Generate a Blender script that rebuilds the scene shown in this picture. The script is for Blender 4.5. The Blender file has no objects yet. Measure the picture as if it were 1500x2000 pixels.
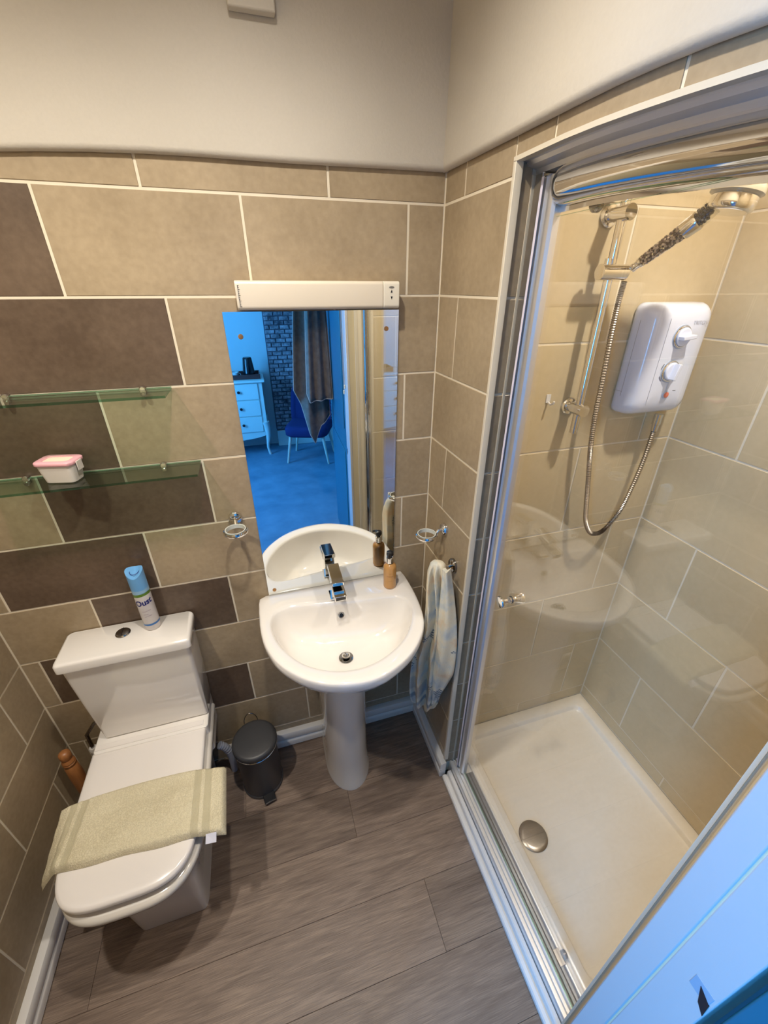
import bpy, bmesh, math, random
from mathutils import Vector, Matrix
random.seed(4)
S = bpy.context.scene
COL = S.collection
PI = math.pi

# ------------------------------------------------------------------ camera
cam = bpy.data.cameras.new('camera'); co = bpy.data.objects.new('camera', cam); COL.objects.link(co)
rt = Vector((0.9566131651, -0.2913602825, 0.0006618531)); up = Vector((0.1392355259, 0.4591402632, 0.8773845720)); bk = Vector((-0.2559389001, -0.8392254790, 0.4797873226))
m = Matrix((rt, up, bk)).transposed().to_4x4(); m.translation = Vector((-0.52664, -1.19717, 1.77720)); co.matrix_world = m
cam.sensor_fit = 'VERTICAL'; cam.sensor_height = 36; cam.lens = 804.742 * 36 / 2000; cam.clip_start = 0.01
S.camera = co
# ------------------------------------------------------------------ world and exposure
w = bpy.data.worlds.new('sky'); S.world = w; w.use_nodes = True
bgn = w.node_tree.nodes['Background']; bgn.inputs[0].default_value = (0.16, 0.42, 1.0, 1); bgn.inputs[1].default_value = 1.0
S.view_settings.view_transform = 'Standard'; S.view_settings.look = 'None'; S.view_settings.gamma = 1
S.view_settings.exposure = 0.34; S.view_settings.use_curve_mapping = False
S.cycles.max_bounces = 12; S.cycles.transparent_max_bounces = 16; S.cycles.sample_clamp_indirect = 4
S.cycles.caustics_reflective = False; S.cycles.caustics_refractive = False
S.cycles.use_denoising = True

def light(name, kind, loc, energy, color, size=0.05, rot=(0, 0, 0), sizey=None, spot=None):
    l = bpy.data.lights.new(name, kind); l.energy = energy; l.color = color
    if kind == 'AREA':
        l.size = size
        if sizey: l.shape = 'RECTANGLE'; l.size_y = sizey
        else: l.shape = 'DISK'
    else: l.shadow_soft_size = size
    if spot: l.spot_size = spot[0]; l.spot_blend = spot[1]
    o = bpy.data.objects.new(name, l); COL.objects.link(o); o.location = loc; o.rotation_euler = rot
    return o
WARM = (1.0, 0.94, 0.85)
CEIL = 2.46
DOWN = [(-0.50, -0.56), (-1.10, -0.64), (0.44, -0.70)]
for i, (x, y) in enumerate(DOWN):
    light('downlight_lamp', 'SPOT', (x, y, CEIL - 0.014), (41, 45, 49)[i], (WARM, WARM, (1.0, .935, .84))[i], 0.03, spot=(math.radians((158, 158, 140)[i]), 1.0))
# daylight through the bedroom window (in the bedroom's left wall)
light('window_daylight', 'AREA', (-2.35, -2.35, 1.55), 95, (0.06, 0.40, 1.0), 1.4, (0, -PI / 2, 0), 1.0)

# ------------------------------------------------------------------ materials
def M(name, col, rough=0.5, metal=0.0, spec=0.5, coat=0.0, **k):
    mt = bpy.data.materials.new(name); mt.use_nodes = True
    b = mt.node_tree.nodes['Principled BSDF']
    b.inputs['Base Color'].default_value = (*col, 1); b.inputs['Roughness'].default_value = rough
    b.inputs['Metallic'].default_value = metal; b.inputs['Specular IOR Level'].default_value = spec
    b.inputs['Coat Weight'].default_value = coat
    if 'trans' in k: b.inputs['Transmission Weight'].default_value = k['trans']
    if 'emit' in k:
        b.inputs['Emission Color'].default_value = (*k['emit'], 1); b.inputs['Emission Strength'].default_value = k.get('es', 1)
    return mt
def lin(r, g, b): return tuple((v / 255 / 12.92) if v <= 10 else ((v / 255 + .055) / 1.055) ** 2.4 for v in (r, g, b))
def N(mt, t, **k):
    n = mt.node_tree.nodes.new(t)
    for a, v in k.items(): setattr(n, a, v)
    return n
def L(mt, a, b): mt.node_tree.links.new(a, b)
def noise_col(mt, c1, c2, scale=6, scale2=60, bump=0.0, obj_rand=True, rr=None, stretch=None, fine=.35, detail=5):
    """two-scale noise mix of colours, offset per object"""
    b = mt.node_tree.nodes['Principled BSDF']
    tc = N(mt, 'ShaderNodeTexCoord'); mp = N(mt, 'ShaderNodeMapping'); L(mt, tc.outputs['Object'], mp.inputs[0])
    if stretch: mp.inputs['Scale'].default_value = stretch
    if obj_rand:
        oi = N(mt, 'ShaderNodeObjectInfo'); ml = N(mt, 'ShaderNodeMath', operation='MULTIPLY'); ml.inputs[1].default_value = 37
        L(mt, oi.outputs['Random'], ml.inputs[0]); L(mt, ml.outputs[0], mp.inputs['Location'])
    n1 = N(mt, 'ShaderNodeTexNoise'); n1.inputs['Scale'].default_value = scale; n1.inputs['Detail'].default_value = detail
    n2 = N(mt, 'ShaderNodeTexNoise'); n2.inputs['Scale'].default_value = scale2; n2.inputs['Detail'].default_value = 3
    L(mt, mp.outputs[0], n1.inputs[0]); L(mt, mp.outputs[0], n2.inputs[0])
    mx = N(mt, 'ShaderNodeMix'); mx.data_type = 'FLOAT'; mx.inputs[0].default_value = fine
    L(mt, n1.outputs[0], mx.inputs[2]); L(mt, n2.outputs[0], mx.inputs[3])
    cr = N(mt, 'ShaderNodeValToRGB'); cr.color_ramp.elements[0].position = .34; cr.color_ramp.elements[1].position = .66
    cr.color_ramp.elements[0].color = (*c1, 1); cr.color_ramp.elements[1].color = (*c2, 1)
    L(mt, mx.outputs[0], cr.inputs[0]); L(mt, cr.outputs[0], b.inputs['Base Color'])
    if bump:
        bp = N(mt, 'ShaderNodeBump'); bp.inputs['Strength'].default_value = bump; bp.inputs['Distance'].default_value = .002
        L(mt, n2.outputs[0], bp.inputs['Height']); L(mt, bp.outputs[0], b.inputs['Normal'])
    return cr
m_tile = M('beige_tile', (.5, .4, .3), .34, spec=.45); noise_col(m_tile, lin(152, 134, 107), lin(176, 157, 128), 5, 70, .06)
m_dark = M('brown_tile', (.1, .08, .06), .36, spec=.45); noise_col(m_dark, lin(84, 68, 55), lin(110, 92, 76), 5, 70, .06)
m_stile = M('shower_tile', (.5, .4, .3), .30, spec=.5); noise_col(m_stile, lin(196, 177, 141), lin(208, 189, 153), 3, 60, .03)
m_grout = M('grout', lin(226, 214, 190), .8)
m_plas = M('plaster_paint', lin(205, 198, 184), .75); noise_col(m_plas, lin(192, 184, 170), lin(202, 194, 180), 3, 160, .25, fine=.2)
m_ceil = M('ceiling_paint', lin(236, 230, 220), .8)
m_wht = M('white_upvc', lin(222, 218, 212), .3)
m_gloss = M('white_gloss_paint', lin(196, 195, 196), .28)
m_etrim = M('cream_edge_trim', lin(216, 206, 186), .3)
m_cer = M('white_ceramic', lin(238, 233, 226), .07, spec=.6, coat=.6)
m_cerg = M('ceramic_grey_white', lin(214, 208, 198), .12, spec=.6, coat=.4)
m_seat = M('white_plastic_seat', lin(232, 226, 220), .18)
m_chr = M('chrome', (.78, .77, .76), .06, 1.0)
m_chr2 = M('satin_aluminium', (.74, .73, .73), .42, .85)
m_track = M('pale_aluminium', (.80, .79, .77), .3, .55)
m_chrd = M('dark_chrome', (.32, .31, .30), .12, 1.0)
m_black = M('black_plastic', (.012, .012, .014), .35)
m_bin = M('dark_grey_metal', lin(58, 58, 60), .42, spec=.5)
m_mir = M('mirror_silver', (.90, .92, .90), .0, 1.0)
m_tray = M('shower_tray_white', lin(222, 212, 186), .22); noise_col(m_tray, lin(236, 226, 208), lin(243, 235, 220), 4, 90, 0)
m_sh = M('shower_unit_white', lin(222, 227, 242), .16, coat=.3)
m_wood = M('turned_wood', lin(150, 88, 42), .4); noise_col(m_wood, lin(128, 80, 42), lin(172, 114, 66), 18, 120, 0, stretch=(1, 1, .15))
m_soap = M('amber_soap_bottle', lin(198, 146, 84), .15, coat=.4)
m_print = M('brown_print', lin(140, 84, 44), .5)
m_blackprint = M('black_print', (.01, .01, .012), .5)
m_navy = M('navy_print', lin(20, 26, 110), .4)
m_greyprint = M('grey_print', lin(170, 168, 172), .5)
m_canw = M('can_white', lin(214, 208, 206), .25); m_canb = M('can_blue_cap', lin(110, 170, 222), .35)
m_canl = M('can_pale_blue', lin(150, 190, 222), .25); m_cang = M('can_green', lin(96, 132, 46), .3); m_canbl = M('can_blue_band', lin(50, 110, 176), .3)
m_pink = M('pink_seal', lin(230, 172, 178), .35); m_tub = M('translucent_plastic', lin(222, 214, 204), .3)
m_cream = M('cream_contents', lin(232, 222, 196), .6)
m_red = M('red_orange_lens', lin(225, 120, 95), .3)
m_skyg = M('knob_recess_blue_grey', lin(188, 198, 216), .3)
m_bwall = M('bedroom_paint', lin(205, 214, 216), .7)
m_carp = M('carpet', (.1, .15, .2), .95); noise_col(m_carp, lin(84, 122, 146), lin(112, 150, 174), 5, 300, .6, obj_rand=False)
m_brick = M('dark_brick', (.05, .04, .05), .7); noise_col(m_brick, lin(62, 48, 56), lin(190, 168, 172), 7, 40, .6)
m_mort = M('mortar', lin(96, 82, 92), .9)
m_chest = M('white_chest_paint', lin(226, 228, 222), .4)
m_chairf = M('navy_fabric', lin(30, 36, 90), .9)
m_leg = M('pale_wood_leg', lin(214, 204, 190), .5)
m_tw = M('taupe_towel', (.05, .04, .03), .95); noise_col(m_tw, lin(104, 92, 84), lin(128, 114, 104), 30, 400, .8)
m_twe = M('towel_edge', lin(180, 172, 165), .9)
m_door = M('teal_gloss_door', lin(36, 104, 128), .35)
m_tray2 = M('dark_wood_tray', lin(86, 46, 44), .4)
m_kettle = M('black_gloss', (.01, .01, .014), .15)
m_cup = M('white_china', lin(225, 225, 225), .2)
m_hosem = M('hose_metal', (.36, .32, .28), .34, 1.0)
m_charc = M('shower_beads_dark', lin(58, 22, 20), .5); m_charc2 = M('shower_beads_light', lin(214, 186, 160), .5)
m_cord = M('pull_cord', lin(170, 140, 90), .7)
m_lens = M('lamp_lens', (1, .9, .75), .4, emit=(1, .82, .6), es=12)

def glassmat(name, tint, refl=1.0, ior=1.5):
    mt = bpy.data.materials.new(name); mt.use_nodes = True; nt = mt.node_tree
    for n in list(nt.nodes): nt.nodes.remove(n)
    out = N(mt, 'ShaderNodeOutputMaterial'); tr = N(mt, 'ShaderNodeBsdfTransparent'); gl = N(mt, 'ShaderNodeBsdfGlossy'); gl.inputs['Roughness'].default_value = 0
    tr.inputs[0].default_value = (*tint, 1); gl.inputs[0].default_value = (refl, refl, refl, 1)
    g = N(mt, 'ShaderNodeNewGeometry'); mx = N(mt, 'ShaderNodeMix'); mx.data_type = 'FLOAT'
    mx.inputs[2].default_value = ior; mx.inputs[3].default_value = 1 / ior
    L(mt, g.outputs['Backfacing'], mx.inputs[0]); fr = N(mt, 'ShaderNodeFresnel'); L(mt, mx.outputs[0], fr.inputs['IOR'])
    ms = N(mt, 'ShaderNodeMixShader'); L(mt, fr.outputs[0], ms.inputs[0]); L(mt, tr.outputs[0], ms.inputs[1]); L(mt, gl.outputs[0], ms.inputs[2]); L(mt, ms.outputs[0], out.inputs[0])
    return mt
m_glass = glassmat('clear_glass', (.985, .98, .968), 1.0, 1.6)
m_gshelf = glassmat('shelf_glass', (.80, .90, .84))
m_gedge = glassmat('glass_edge_green', (.30, .58, .46), .8)
m_clear = glassmat('clear_plastic', (.90, .90, .87), 1, 1.7)
m_tubc = glassmat('tub_plastic', (.85, .84, .82), 1, 1.45)

# wood plank
m_plank = M('vinyl_plank', (.2, .15, .12), .42, spec=.4)
def plank_mat(mt):
    b = mt.node_tree.nodes['Principled BSDF']
    tc = N(mt, 'ShaderNodeTexCoord'); mp = N(mt, 'ShaderNodeMapping'); L(mt, tc.outputs['Object'], mp.inputs[0])
    mp.inputs['Scale'].default_value = (1, 9, 1)
    oi = N(mt, 'ShaderNodeObjectInfo'); ml = N(mt, 'ShaderNodeMath', operation='MULTIPLY'); ml.inputs[1].default_value = 53
    L(mt, oi.outputs['Random'], ml.inputs[0]); L(mt, ml.outputs[0], mp.inputs['Location'])
    n1 = N(mt, 'ShaderNodeTexNoise'); n1.inputs['Scale'].default_value = 3.2; n1.inputs['Detail'].default_value = 8; n1.inputs['Distortion'].default_value = 1.6
    n2 = N(mt, 'ShaderNodeTexNoise'); n2.inputs['Scale'].default_value = 46; n2.inputs['Detail'].default_value = 5
    mp2 = N(mt, 'ShaderNodeMapping'); mp2.inputs['Scale'].default_value = (.35, 1.6, 1); L(mt, mp.outputs[0], mp2.inputs[0])
    L(mt, mp.outputs[0], n1.inputs[0]); L(mt, mp2.outputs[0], n2.inputs[0])
    mx = N(mt, 'ShaderNodeMix'); mx.data_type = 'FLOAT'; mx.inputs[0].default_value = .55
    L(mt, n1.outputs[0], mx.inputs[2]); L(mt, n2.outputs[0], mx.inputs[3])
    cr = N(mt, 'ShaderNodeValToRGB'); e = cr.color_ramp.elements; e[0].position = .32; e[1].position = .68
    e[0].color = (*lin(94, 78, 66), 1); e[1].color = (*lin(158, 139, 121), 1)
    x = cr.color_ramp.elements.new(.5); x.color = (*lin(126, 108, 95), 1)
    L(mt, mx.outputs[0], cr.inputs[0])
    hv = N(mt, 'ShaderNodeHueSaturation'); mr = N(mt, 'ShaderNodeMapRange'); mr.inputs[3].default_value = .84; mr.inputs[4].default_value = 1.1
    L(mt, oi.outputs['Random'], mr.inputs[0]); L(mt, mr.outputs[0], hv.inputs['Value']); L(mt, cr.outputs[0], hv.inputs['Color'])
    L(mt, hv.outputs[0], b.inputs['Base Color'])
    bp = N(mt, 'ShaderNodeBump'); bp.inputs['Strength'].default_value = .15; bp.inputs['Distance'].default_value = .002
    L(mt, n2.outputs[0], bp.inputs['Height']); L(mt, bp.outputs[0], b.inputs['Normal'])
plank_mat(m_plank)

# bath mat: woven
m_mat = M('bath_mat_cotton', lin(206, 196, 160), .95)
def weave(mt, c1, c2, sc=520):
    b = mt.node_tree.nodes['Principled BSDF']; tc = N(mt, 'ShaderNodeTexCoord')
    wv = N(mt, 'ShaderNodeTexVoronoi'); wv.inputs['Scale'].default_value = sc
    L(mt, tc.outputs['Object'], wv.inputs[0])
    n = N(mt, 'ShaderNodeTexNoise'); n.inputs['Scale'].default_value = 9; L(mt, tc.outputs['Object'], n.inputs[0])
    cr = N(mt, 'ShaderNodeValToRGB'); cr.color_ramp.elements[0].color = (*c1, 1); cr.color_ramp.elements[1].color = (*c2, 1)
    ad = N(mt, 'ShaderNodeMix'); ad.data_type = 'FLOAT'; ad.inputs[0].default_value = .5
    L(mt, n.outputs[0], ad.inputs[2]); L(mt, wv.outputs['Distance'], ad.inputs[3])
    cr.color_ramp.elements[0].position = .2; cr.color_ramp.elements[1].position = .65
    L(mt, ad.outputs[0], cr.inputs[0]); L(mt, cr.outputs[0], b.inputs['Base Color'])
    bp = N(mt, 'ShaderNodeBump'); bp.inputs['Strength'].default_value = .9; bp.inputs['Distance'].default_value = .0015
    L(mt, wv.outputs['Distance'], bp.inputs['Height']); L(mt, bp.outputs[0], b.inputs['Normal'])
weave(m_mat, lin(190, 178, 146), lin(220, 210, 180), 330)
m_band = M('flat_woven_band', lin(206, 196, 158), .85)

# hand towel: cream / pale blue dyed cotton with stripes near the hem
m_ht = M('dyed_cotton', lin(220, 214, 200), .95)
def towel_mat(mt):
    b = mt.node_tree.nodes['Principled BSDF']; tc = N(mt, 'ShaderNodeTexCoord'); sx = N(mt, 'ShaderNodeSeparateXYZ'); L(mt, tc.outputs['Object'], sx.inputs[0])
    n = N(mt, 'ShaderNodeTexNoise'); n.inputs['Scale'].default_value = 14; n.inputs['Detail'].default_value = 3; L(mt, tc.outputs['Object'], n.inputs[0])
    cr = N(mt, 'ShaderNodeValToRGB'); el = cr.color_ramp.elements
    el[0].position = .33; el[0].color = (*lin(184, 190, 192), 1); el[1].position = .58; el[1].color = (*lin(228, 216, 188), 1)
    x = el.new(.42); x.color = (*lin(204, 206, 198), 1); x = el.new(.5); x.color = (*lin(224, 216, 194), 1); x = el.new(.70); x.color = (*lin(226, 196, 160), 1)
    L(mt, n.outputs[0], cr.inputs[0])
    # stripes by height near the hem
    st = N(mt, 'ShaderNodeValToRGB'); st.color_ramp.interpolation = 'LINEAR'; e = st.color_ramp.elements
    e[0].position = .0; e[0].color = (0, 0, 0, 1); e[1].position = 1; e[1].color = (0, 0, 0, 1)
    for p, v in ((.040, 0), (.046, .9), (.060, .9), (.066, 0), (.082, 0), (.09, .55), (.14, .45), (.15, 0)):
        q = e.new(p); q.color = (v, v, v, 1)
    L(mt, sx.outputs['Z'], st.inputs[0])
    # fine diamond lattice
    wv = N(mt, 'ShaderNodeTexChecker'); wv.inputs['Scale'].default_value = 170; L(mt, tc.outputs['Object'], wv.inputs[0])
    mx0 = N(mt, 'ShaderNodeMix'); mx0.data_type = 'RGBA'; mx0.inputs[7].default_value = (*lin(140, 148, 156), 1)
    L(mt, st.outputs[0], mx0.inputs[0]); L(mt, cr.outputs[0], mx0.inputs[6])
    mn = N(mt, 'ShaderNodeTexNoise'); mn.inputs['Scale'].default_value = 9; mp = N(mt, 'ShaderNodeMapping'); mp.inputs['Location'].default_value = (3, 1, 2); L(mt, tc.outputs['Object'], mp.inputs[0]); L(mt, mp.outputs[0], mn.inputs[0])
    ms = N(mt, 'ShaderNodeMath', operation='GREATER_THAN'); ms.inputs[1].default_value = .60; L(mt, mn.outputs[0], ms.inputs[0])
    mm = N(mt, 'ShaderNodeMath', operation='MULTIPLY'); L(mt, ms.outputs[0], mm.inputs[0]); L(mt, wv.outputs['Fac'], mm.inputs[1])
    mx = N(mt, 'ShaderNodeMix'); mx.data_type = 'RGBA'; mx.inputs[7].default_value = (*lin(112, 120, 128), 1)
    L(mt, mm.outputs[0], mx.inputs[0]); L(mt, mx0.outputs[2], mx.inputs[6]); L(mt, mx.outputs[2], b.inputs['Base Color'])
    v = N(mt, 'ShaderNodeTexVoronoi'); v.inputs['Scale'].default_value = 400; L(mt, tc.outputs['Object'], v.inputs[0])
    bp = N(mt, 'ShaderNodeBump'); bp.inputs['Strength'].default_value = .6; bp.inputs['Distance'].default_value = .001
    L(mt, v.outputs['Distance'], bp.inputs['Height']); L(mt, bp.outputs[0], b.inputs['Normal'])
towel_mat(m_ht)

# ------------------------------------------------------------------ mesh helpers
def box(bm, x0, x1, y0, y1, z0, z1, rot=None):
    v = [bm.verts.new((x, y, z)) for z in (z0, z1) for y in (y0, y1) for x in (x0, x1)]
    for f in ((0, 2, 3, 1), (4, 5, 7, 6), (0, 1, 5, 4), (2, 6, 7, 3), (0, 4, 6, 2), (1, 3, 7, 5)): bm.faces.new([v[i] for i in f])
    if rot: bmesh.ops.transform(bm, matrix=rot, verts=v)
    return v
def loft(bm, rings, cap0=True, cap1=True, closed=True):
    R = [[bm.verts.new(p) for p in r] for r in rings]; n = len(R[0])
    for a, b in zip(R, R[1:]):
        for i in range(n if closed else n - 1):
            j = (i + 1) % n
            try: bm.faces.new((a[i], a[j], b[j], b[i]))
            except ValueError: pass
    if cap0: bm.faces.new(R[0][::-1])
    if cap1: bm.faces.new(R[-1])
    return R
def frame_of(d):
    d = Vector(d).normalized(); a = Vector((0, 0, 1)) if abs(d.z) < .9 else Vector((1, 0, 0))
    u = d.cross(a).normalized(); return u, d.cross(u).normalized()
def tube(bm, pts, r, seg=12, cap=True):
    pts = [Vector(p) for p in pts]; rs = r if isinstance(r, (list, tuple)) else [r] * len(pts); rings = []; pu = None
    for i, p in enumerate(pts):
        d = (pts[min(i + 1, len(pts) - 1)] - pts[max(i - 1, 0)]).normalized()
        if pu is None: u, v = frame_of(d)
        else: u = (pu - d * pu.dot(d)).normalized(); v = d.cross(u).normalized()
        pu = u; rings.append([p + (u * math.cos(2 * PI * k / seg) + v * math.sin(2 * PI * k / seg)) * rs[i] for k in range(seg)])
    loft(bm, rings, cap, cap)
def lathe(bm, prof, c, seg=32, axis=(0, 0, 1), cap0=True, cap1=True):
    c = Vector(c); a = Vector(axis).normalized()
    if abs(a.z) > .99: u, v = Vector((1, 0, 0)), Vector((0, 1, 0)) * (1 if a.z > 0 else -1)
    else: u, v = frame_of(a)
    loft(bm, [[c + a * z + (u * math.cos(2 * PI * k / seg) + v * math.sin(2 * PI * k / seg)) * max(r, 1e-5) for k in range(seg)] for r, z in prof], cap0, cap1)
def prism(bm, pts, z0, z1, ax='z'):
    f = {'z': lambda p, z: (p[0], p[1], z), 'y': lambda p, z: (p[0], z, p[1]), 'x': lambda p, z: (z, p[0], p[1])}[ax]
    loft(bm, [[f(p, z0) for p in pts], [f(p, z1) for p in pts]])
def torus(bm, c, R, r, axis, seg=36, s2=10, ry=None):
    c = Vector(c); a = Vector(axis).normalized(); u, v = frame_of(a); rings = []
    for k in range(seg):
        t = 2 * PI * k / seg; d = u * math.cos(t) + v * math.sin(t)
        rings.append([c + d * R + (d * math.cos(2 * PI * q / s2) * r + a * math.sin(2 * PI * q / s2) * (ry or r)) for q in range(s2)])
    V = [[bm.verts.new(p) for p in rg] for rg in rings]
    for i in range(seg):
        for q in range(s2): bm.faces.new((V[i][q], V[(i + 1) % seg][q], V[(i + 1) % seg][(q + 1) % s2], V[i][(q + 1) % s2]))
def catmull(P, n, closed=True):
    out = []; m = len(P)
    for k in range(n):
        t = k / n * (m if closed else m - 1); i = int(t); f = t - i
        g = lambda j: Vector(P[j % m] if closed else P[max(0, min(m - 1, j))])
        a, b, c, d = g(i - 1), g(i), g(i + 1), g(i + 2)
        out.append(.5 * ((2 * b) + (c - a) * f + (2 * a - 5 * b + 4 * c - d) * f * f + (3 * b - a - 3 * c + d) * f ** 3))
    if not closed: out.append(Vector(P[-1]))
    return out
def rrect(x0, x1, y0, y1, r, n=5):
    out = []
    for cx, cy, a0 in ((x1 - r, y1 - r, 0), (x0 + r, y1 - r, PI / 2), (x0 + r, y0 + r, PI), (x1 - r, y0 + r, 1.5 * PI)):
        for k in range(n + 1): a = a0 + PI / 2 * k / n; out.append((cx + r * math.cos(a), cy + r * math.sin(a)))
    return out
def OBJ(name, bm, mat, parent=None, label=None, cat=None, group=None, kind=None, bevel=0, smooth=True, ang=35, subd=0, base=None, recalc=True, loc=None):
    if recalc: bmesh.ops.recalc_face_normals(bm, faces=bm.faces)
    if parent is not None: base = parent_world(parent)
    if base is None and parent is None and kind != 'structure': # own origin at base centre
        xs = [v.co for v in bm.verts]; base = Vector(((min(v.x for v in xs) + max(v.x for v in xs)) / 2, (min(v.y for v in xs) + max(v.y for v in xs)) / 2, min(v.z for v in xs)))
    if base is not None: bmesh.ops.translate(bm, verts=bm.verts, vec=-Vector(base))
    me = bpy.data.meshes.new(name); bm.to_mesh(me); bm.free()
    for mt in (mat if isinstance(mat, (list, tuple)) else [mat]): me.materials.append(mt)
    if smooth:
        for p in me.polygons: p.use_smooth = True
        me.set_sharp_from_angle(angle=math.radians(ang))
    o = bpy.data.objects.new(name, me); COL.objects.link(o)
    if parent is not None: o.parent = parent
    elif base is not None: o.location = base
    props(o, label, cat, group, kind)
    if bevel:
        b = o.modifiers.new('bevel', 'BEVEL'); b.width = bevel; b.segments = 2; b.limit_method = 'ANGLE'; b.angle_limit = math.radians(35); b.harden_normals = False
    if subd:
        b = o.modifiers.new('subd', 'SUBSURF'); b.levels = b.render_levels = subd
    return o
def parent_world(p):
    v = Vector((0, 0, 0))
    while p is not None: v += p.location; p = p.parent
    return v
def props(o, label=None, cat=None, group=None, kind=None):
    if label: o['label'] = label
    if cat: o['category'] = cat
    if group: o['group'] = group
    if kind: o['kind'] = kind
def THING(name, loc, label, cat, group=None, kind=None):
    o = bpy.data.objects.new(name, None); COL.objects.link(o); o.location = loc; o.empty_display_size = .05
    props(o, label, cat, group, kind); return o
def nb(): return bmesh.new()
def sbox(name, x0, x1, y0, y1, z0, z1, mat, parent=None, bevel=0, **k):
    bm = nb(); box(bm, min(x0, x1), max(x0, x1), min(y0, y1), max(y0, y1), min(z0, z1), max(z0, z1)); return OBJ(name, bm, mat, parent, bevel=bevel, smooth=bool(bevel), **k)
def text_mesh(s, size, mapf, mat, parent, name='lettering', spacing=1.0, offset=0.0):
    cu = bpy.data.curves.new('t', 'FONT'); cu.body = s; cu.size = size; cu.align_x = 'CENTER'; cu.align_y = 'CENTER'; cu.space_character = spacing; cu.offset = offset; cu.resolution_u = 3
    o = bpy.data.objects.new('t', cu); COL.objects.link(o)
    dg = bpy.context.evaluated_depsgraph_get(); me = bpy.data.meshes.new_from_object(o.evaluated_get(dg)); bpy.data.objects.remove(o)
    bm = nb(); bm.from_mesh(me); bpy.data.meshes.remove(me)
    bmesh.ops.subdivide_edges(bm, edges=bm.edges, cuts=1)
    for v in bm.verts: v.co = Vector(mapf(v.co.x, v.co.y))
    return OBJ(name, bm, mat, parent, smooth=False, recalc=False)

# ------------------------------------------------------------------ room shell
H = .2045; ZA = 1.96; XL = -1.3575
def zrow(k): return ZA - k * H
W = {}
def wallbox(name, x0, x1, y0, y1, z0, z1, mat, label):
    bm = nb(); box(bm, x0, x1, y0, y1, z0, z1); o = OBJ(name, bm, mat, kind='structure', label=label, smooth=False); return o
w_back = wallbox('wall_back', XL - .1, .03, .0014, .12, 0, CEIL, m_grout, 'tiled wall behind the basin and toilet')
w_left = wallbox('wall_left', XL - .1, XL - .0014, -1.165, .0014, 0, CEIL, m_grout, 'tiled wall to the left of the toilet')
def sag_(y):
    a = max(0, -y - .48); return -.10 * a * a - .035 * a
# right wall: pier by corner, header above the opening, near pier
bm = nb(); box(bm, .0014, .095, -.3201, .0014, 0, CEIL)
loft(bm, [[(.0014, y, 1.986 + sag_(y)), (.095, y, 1.986 + sag_(y)), (.095, y, CEIL), (.0014, y, CEIL)] for y in [-.3201 - .0738 * k for k in range(11)]]); box(bm, .0014, .095, -1.165, -1.046, 0, CEIL)
w_right = OBJ('wall_right', bm, m_grout, kind='structure', label='tiled wall with the shower opening', smooth=False)
w_sb = wallbox('wall_shower_back', .095, .85, -.2056, -.10, 0, CEIL, m_grout, 'tiled shower wall carrying the riser rail')
w_sr = wallbox('wall_shower_right', .7664, .85, -1.14, -.2025, 0, CEIL, m_grout, 'far tiled side wall of the shower')
w_sf = wallbox('wall_shower_front', .095, .7695, -1.14, -1.0614, 0, CEIL, m_grout, 'near end wall of the shower')
m_cw = M('cream_wall_paint', lin(222, 208, 176), .5)
bm = nb(); box(bm, XL - .1, -.745, -1.165, -1.07, 0, CEIL); box(bm, -.745, -.045, -1.165, -1.07, 2.05, CEIL); box(bm, -.045, .0012, -1.165, -1.07, 0, CEIL)
w_front = OBJ('wall_front', bm, m_cw, kind='structure', label='cream wall around the bathroom doorway', smooth=False)
bm = nb(); box(bm, XL - .1, .85, -1.165, .12, CEIL, CEIL + .05)
for x, y in []: pass
OBJ('ceiling', bm, m_ceil, kind='structure', label='bathroom ceiling', smooth=False)

# tiles -------------------------------------------------------------
TC = {}
def tile_mesh(wd, ht, mat, th=.006, be=.0008):
    key = (round(wd, 4), round(ht, 4), mat.name)
    if key in TC: return TC[key]
    bm = nb(); g = .0029
    x0, x1, z0, z1 = g, wd - g, g, ht - g
    r = [[(x0, th, z0), (x1, th, z0), (x1, th, z1), (x0, th, z1)], [(x0, be, z0), (x1, be, z0), (x1, be, z1), (x0, be, z1)],
         [(x0 + be, 0, z0 + be), (x1 - be, 0, z0 + be), (x1 - be, 0, z1 - be), (x0 + be, 0, z1 - be)]]
    loft(bm, r); bmesh.ops.recalc_face_normals(bm, faces=bm.faces)
    me = bpy.data.meshes.new('tile'); bm.to_mesh(me); bm.free(); me.materials.append(mat); TC[key] = me; return me
def put_tile(parent, org, rz, u0, u1, z0, z1, mat, name='tile', th=.006):
    if u1 - u0 < .012 or z1 - z0 < .012: return
    o = bpy.data.objects.new(name, tile_mesh(u1 - u0, z1 - z0, mat, th)); COL.objects.link(o); o.parent = parent
    c, s = math.cos(rz), math.sin(rz); j = random.uniform(-.0004, .0004)
    nx, ny = -s, c   # local +y in world
    o.location = (org[0] + c * u0 + nx * j, org[1] + s * u0 + ny * j, z0); o.rotation_euler = (0, 0, rz)
    return o
def tile_rows(parent, org, rz, ulo, uhi, rows, matf, **k):
    """rows: list of (z0,z1,joints)"""
    for ri, (z0, z1, js) in enumerate(rows):
        us = [ulo] + sorted(j for j in js if ulo + .004 < j < uhi - .004) + [uhi]
        for a, b in zip(us, us[1:]): put_tile(parent, org, rz, a, b, z0, z1, matf(ri, a, b), **k)
X1, Y1, LL = -.9037, -.7010, .403
rows = []
for k in range(0, 11):
    z1 = zrow(k - 1) if k else 2.06; z0 = zrow(k) if k < 10 else .004
    j0 = X1 if k % 2 else Y1
    rows.append((z0, z1, [j0 + LL * n for n in range(-3, 4)]))
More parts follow.
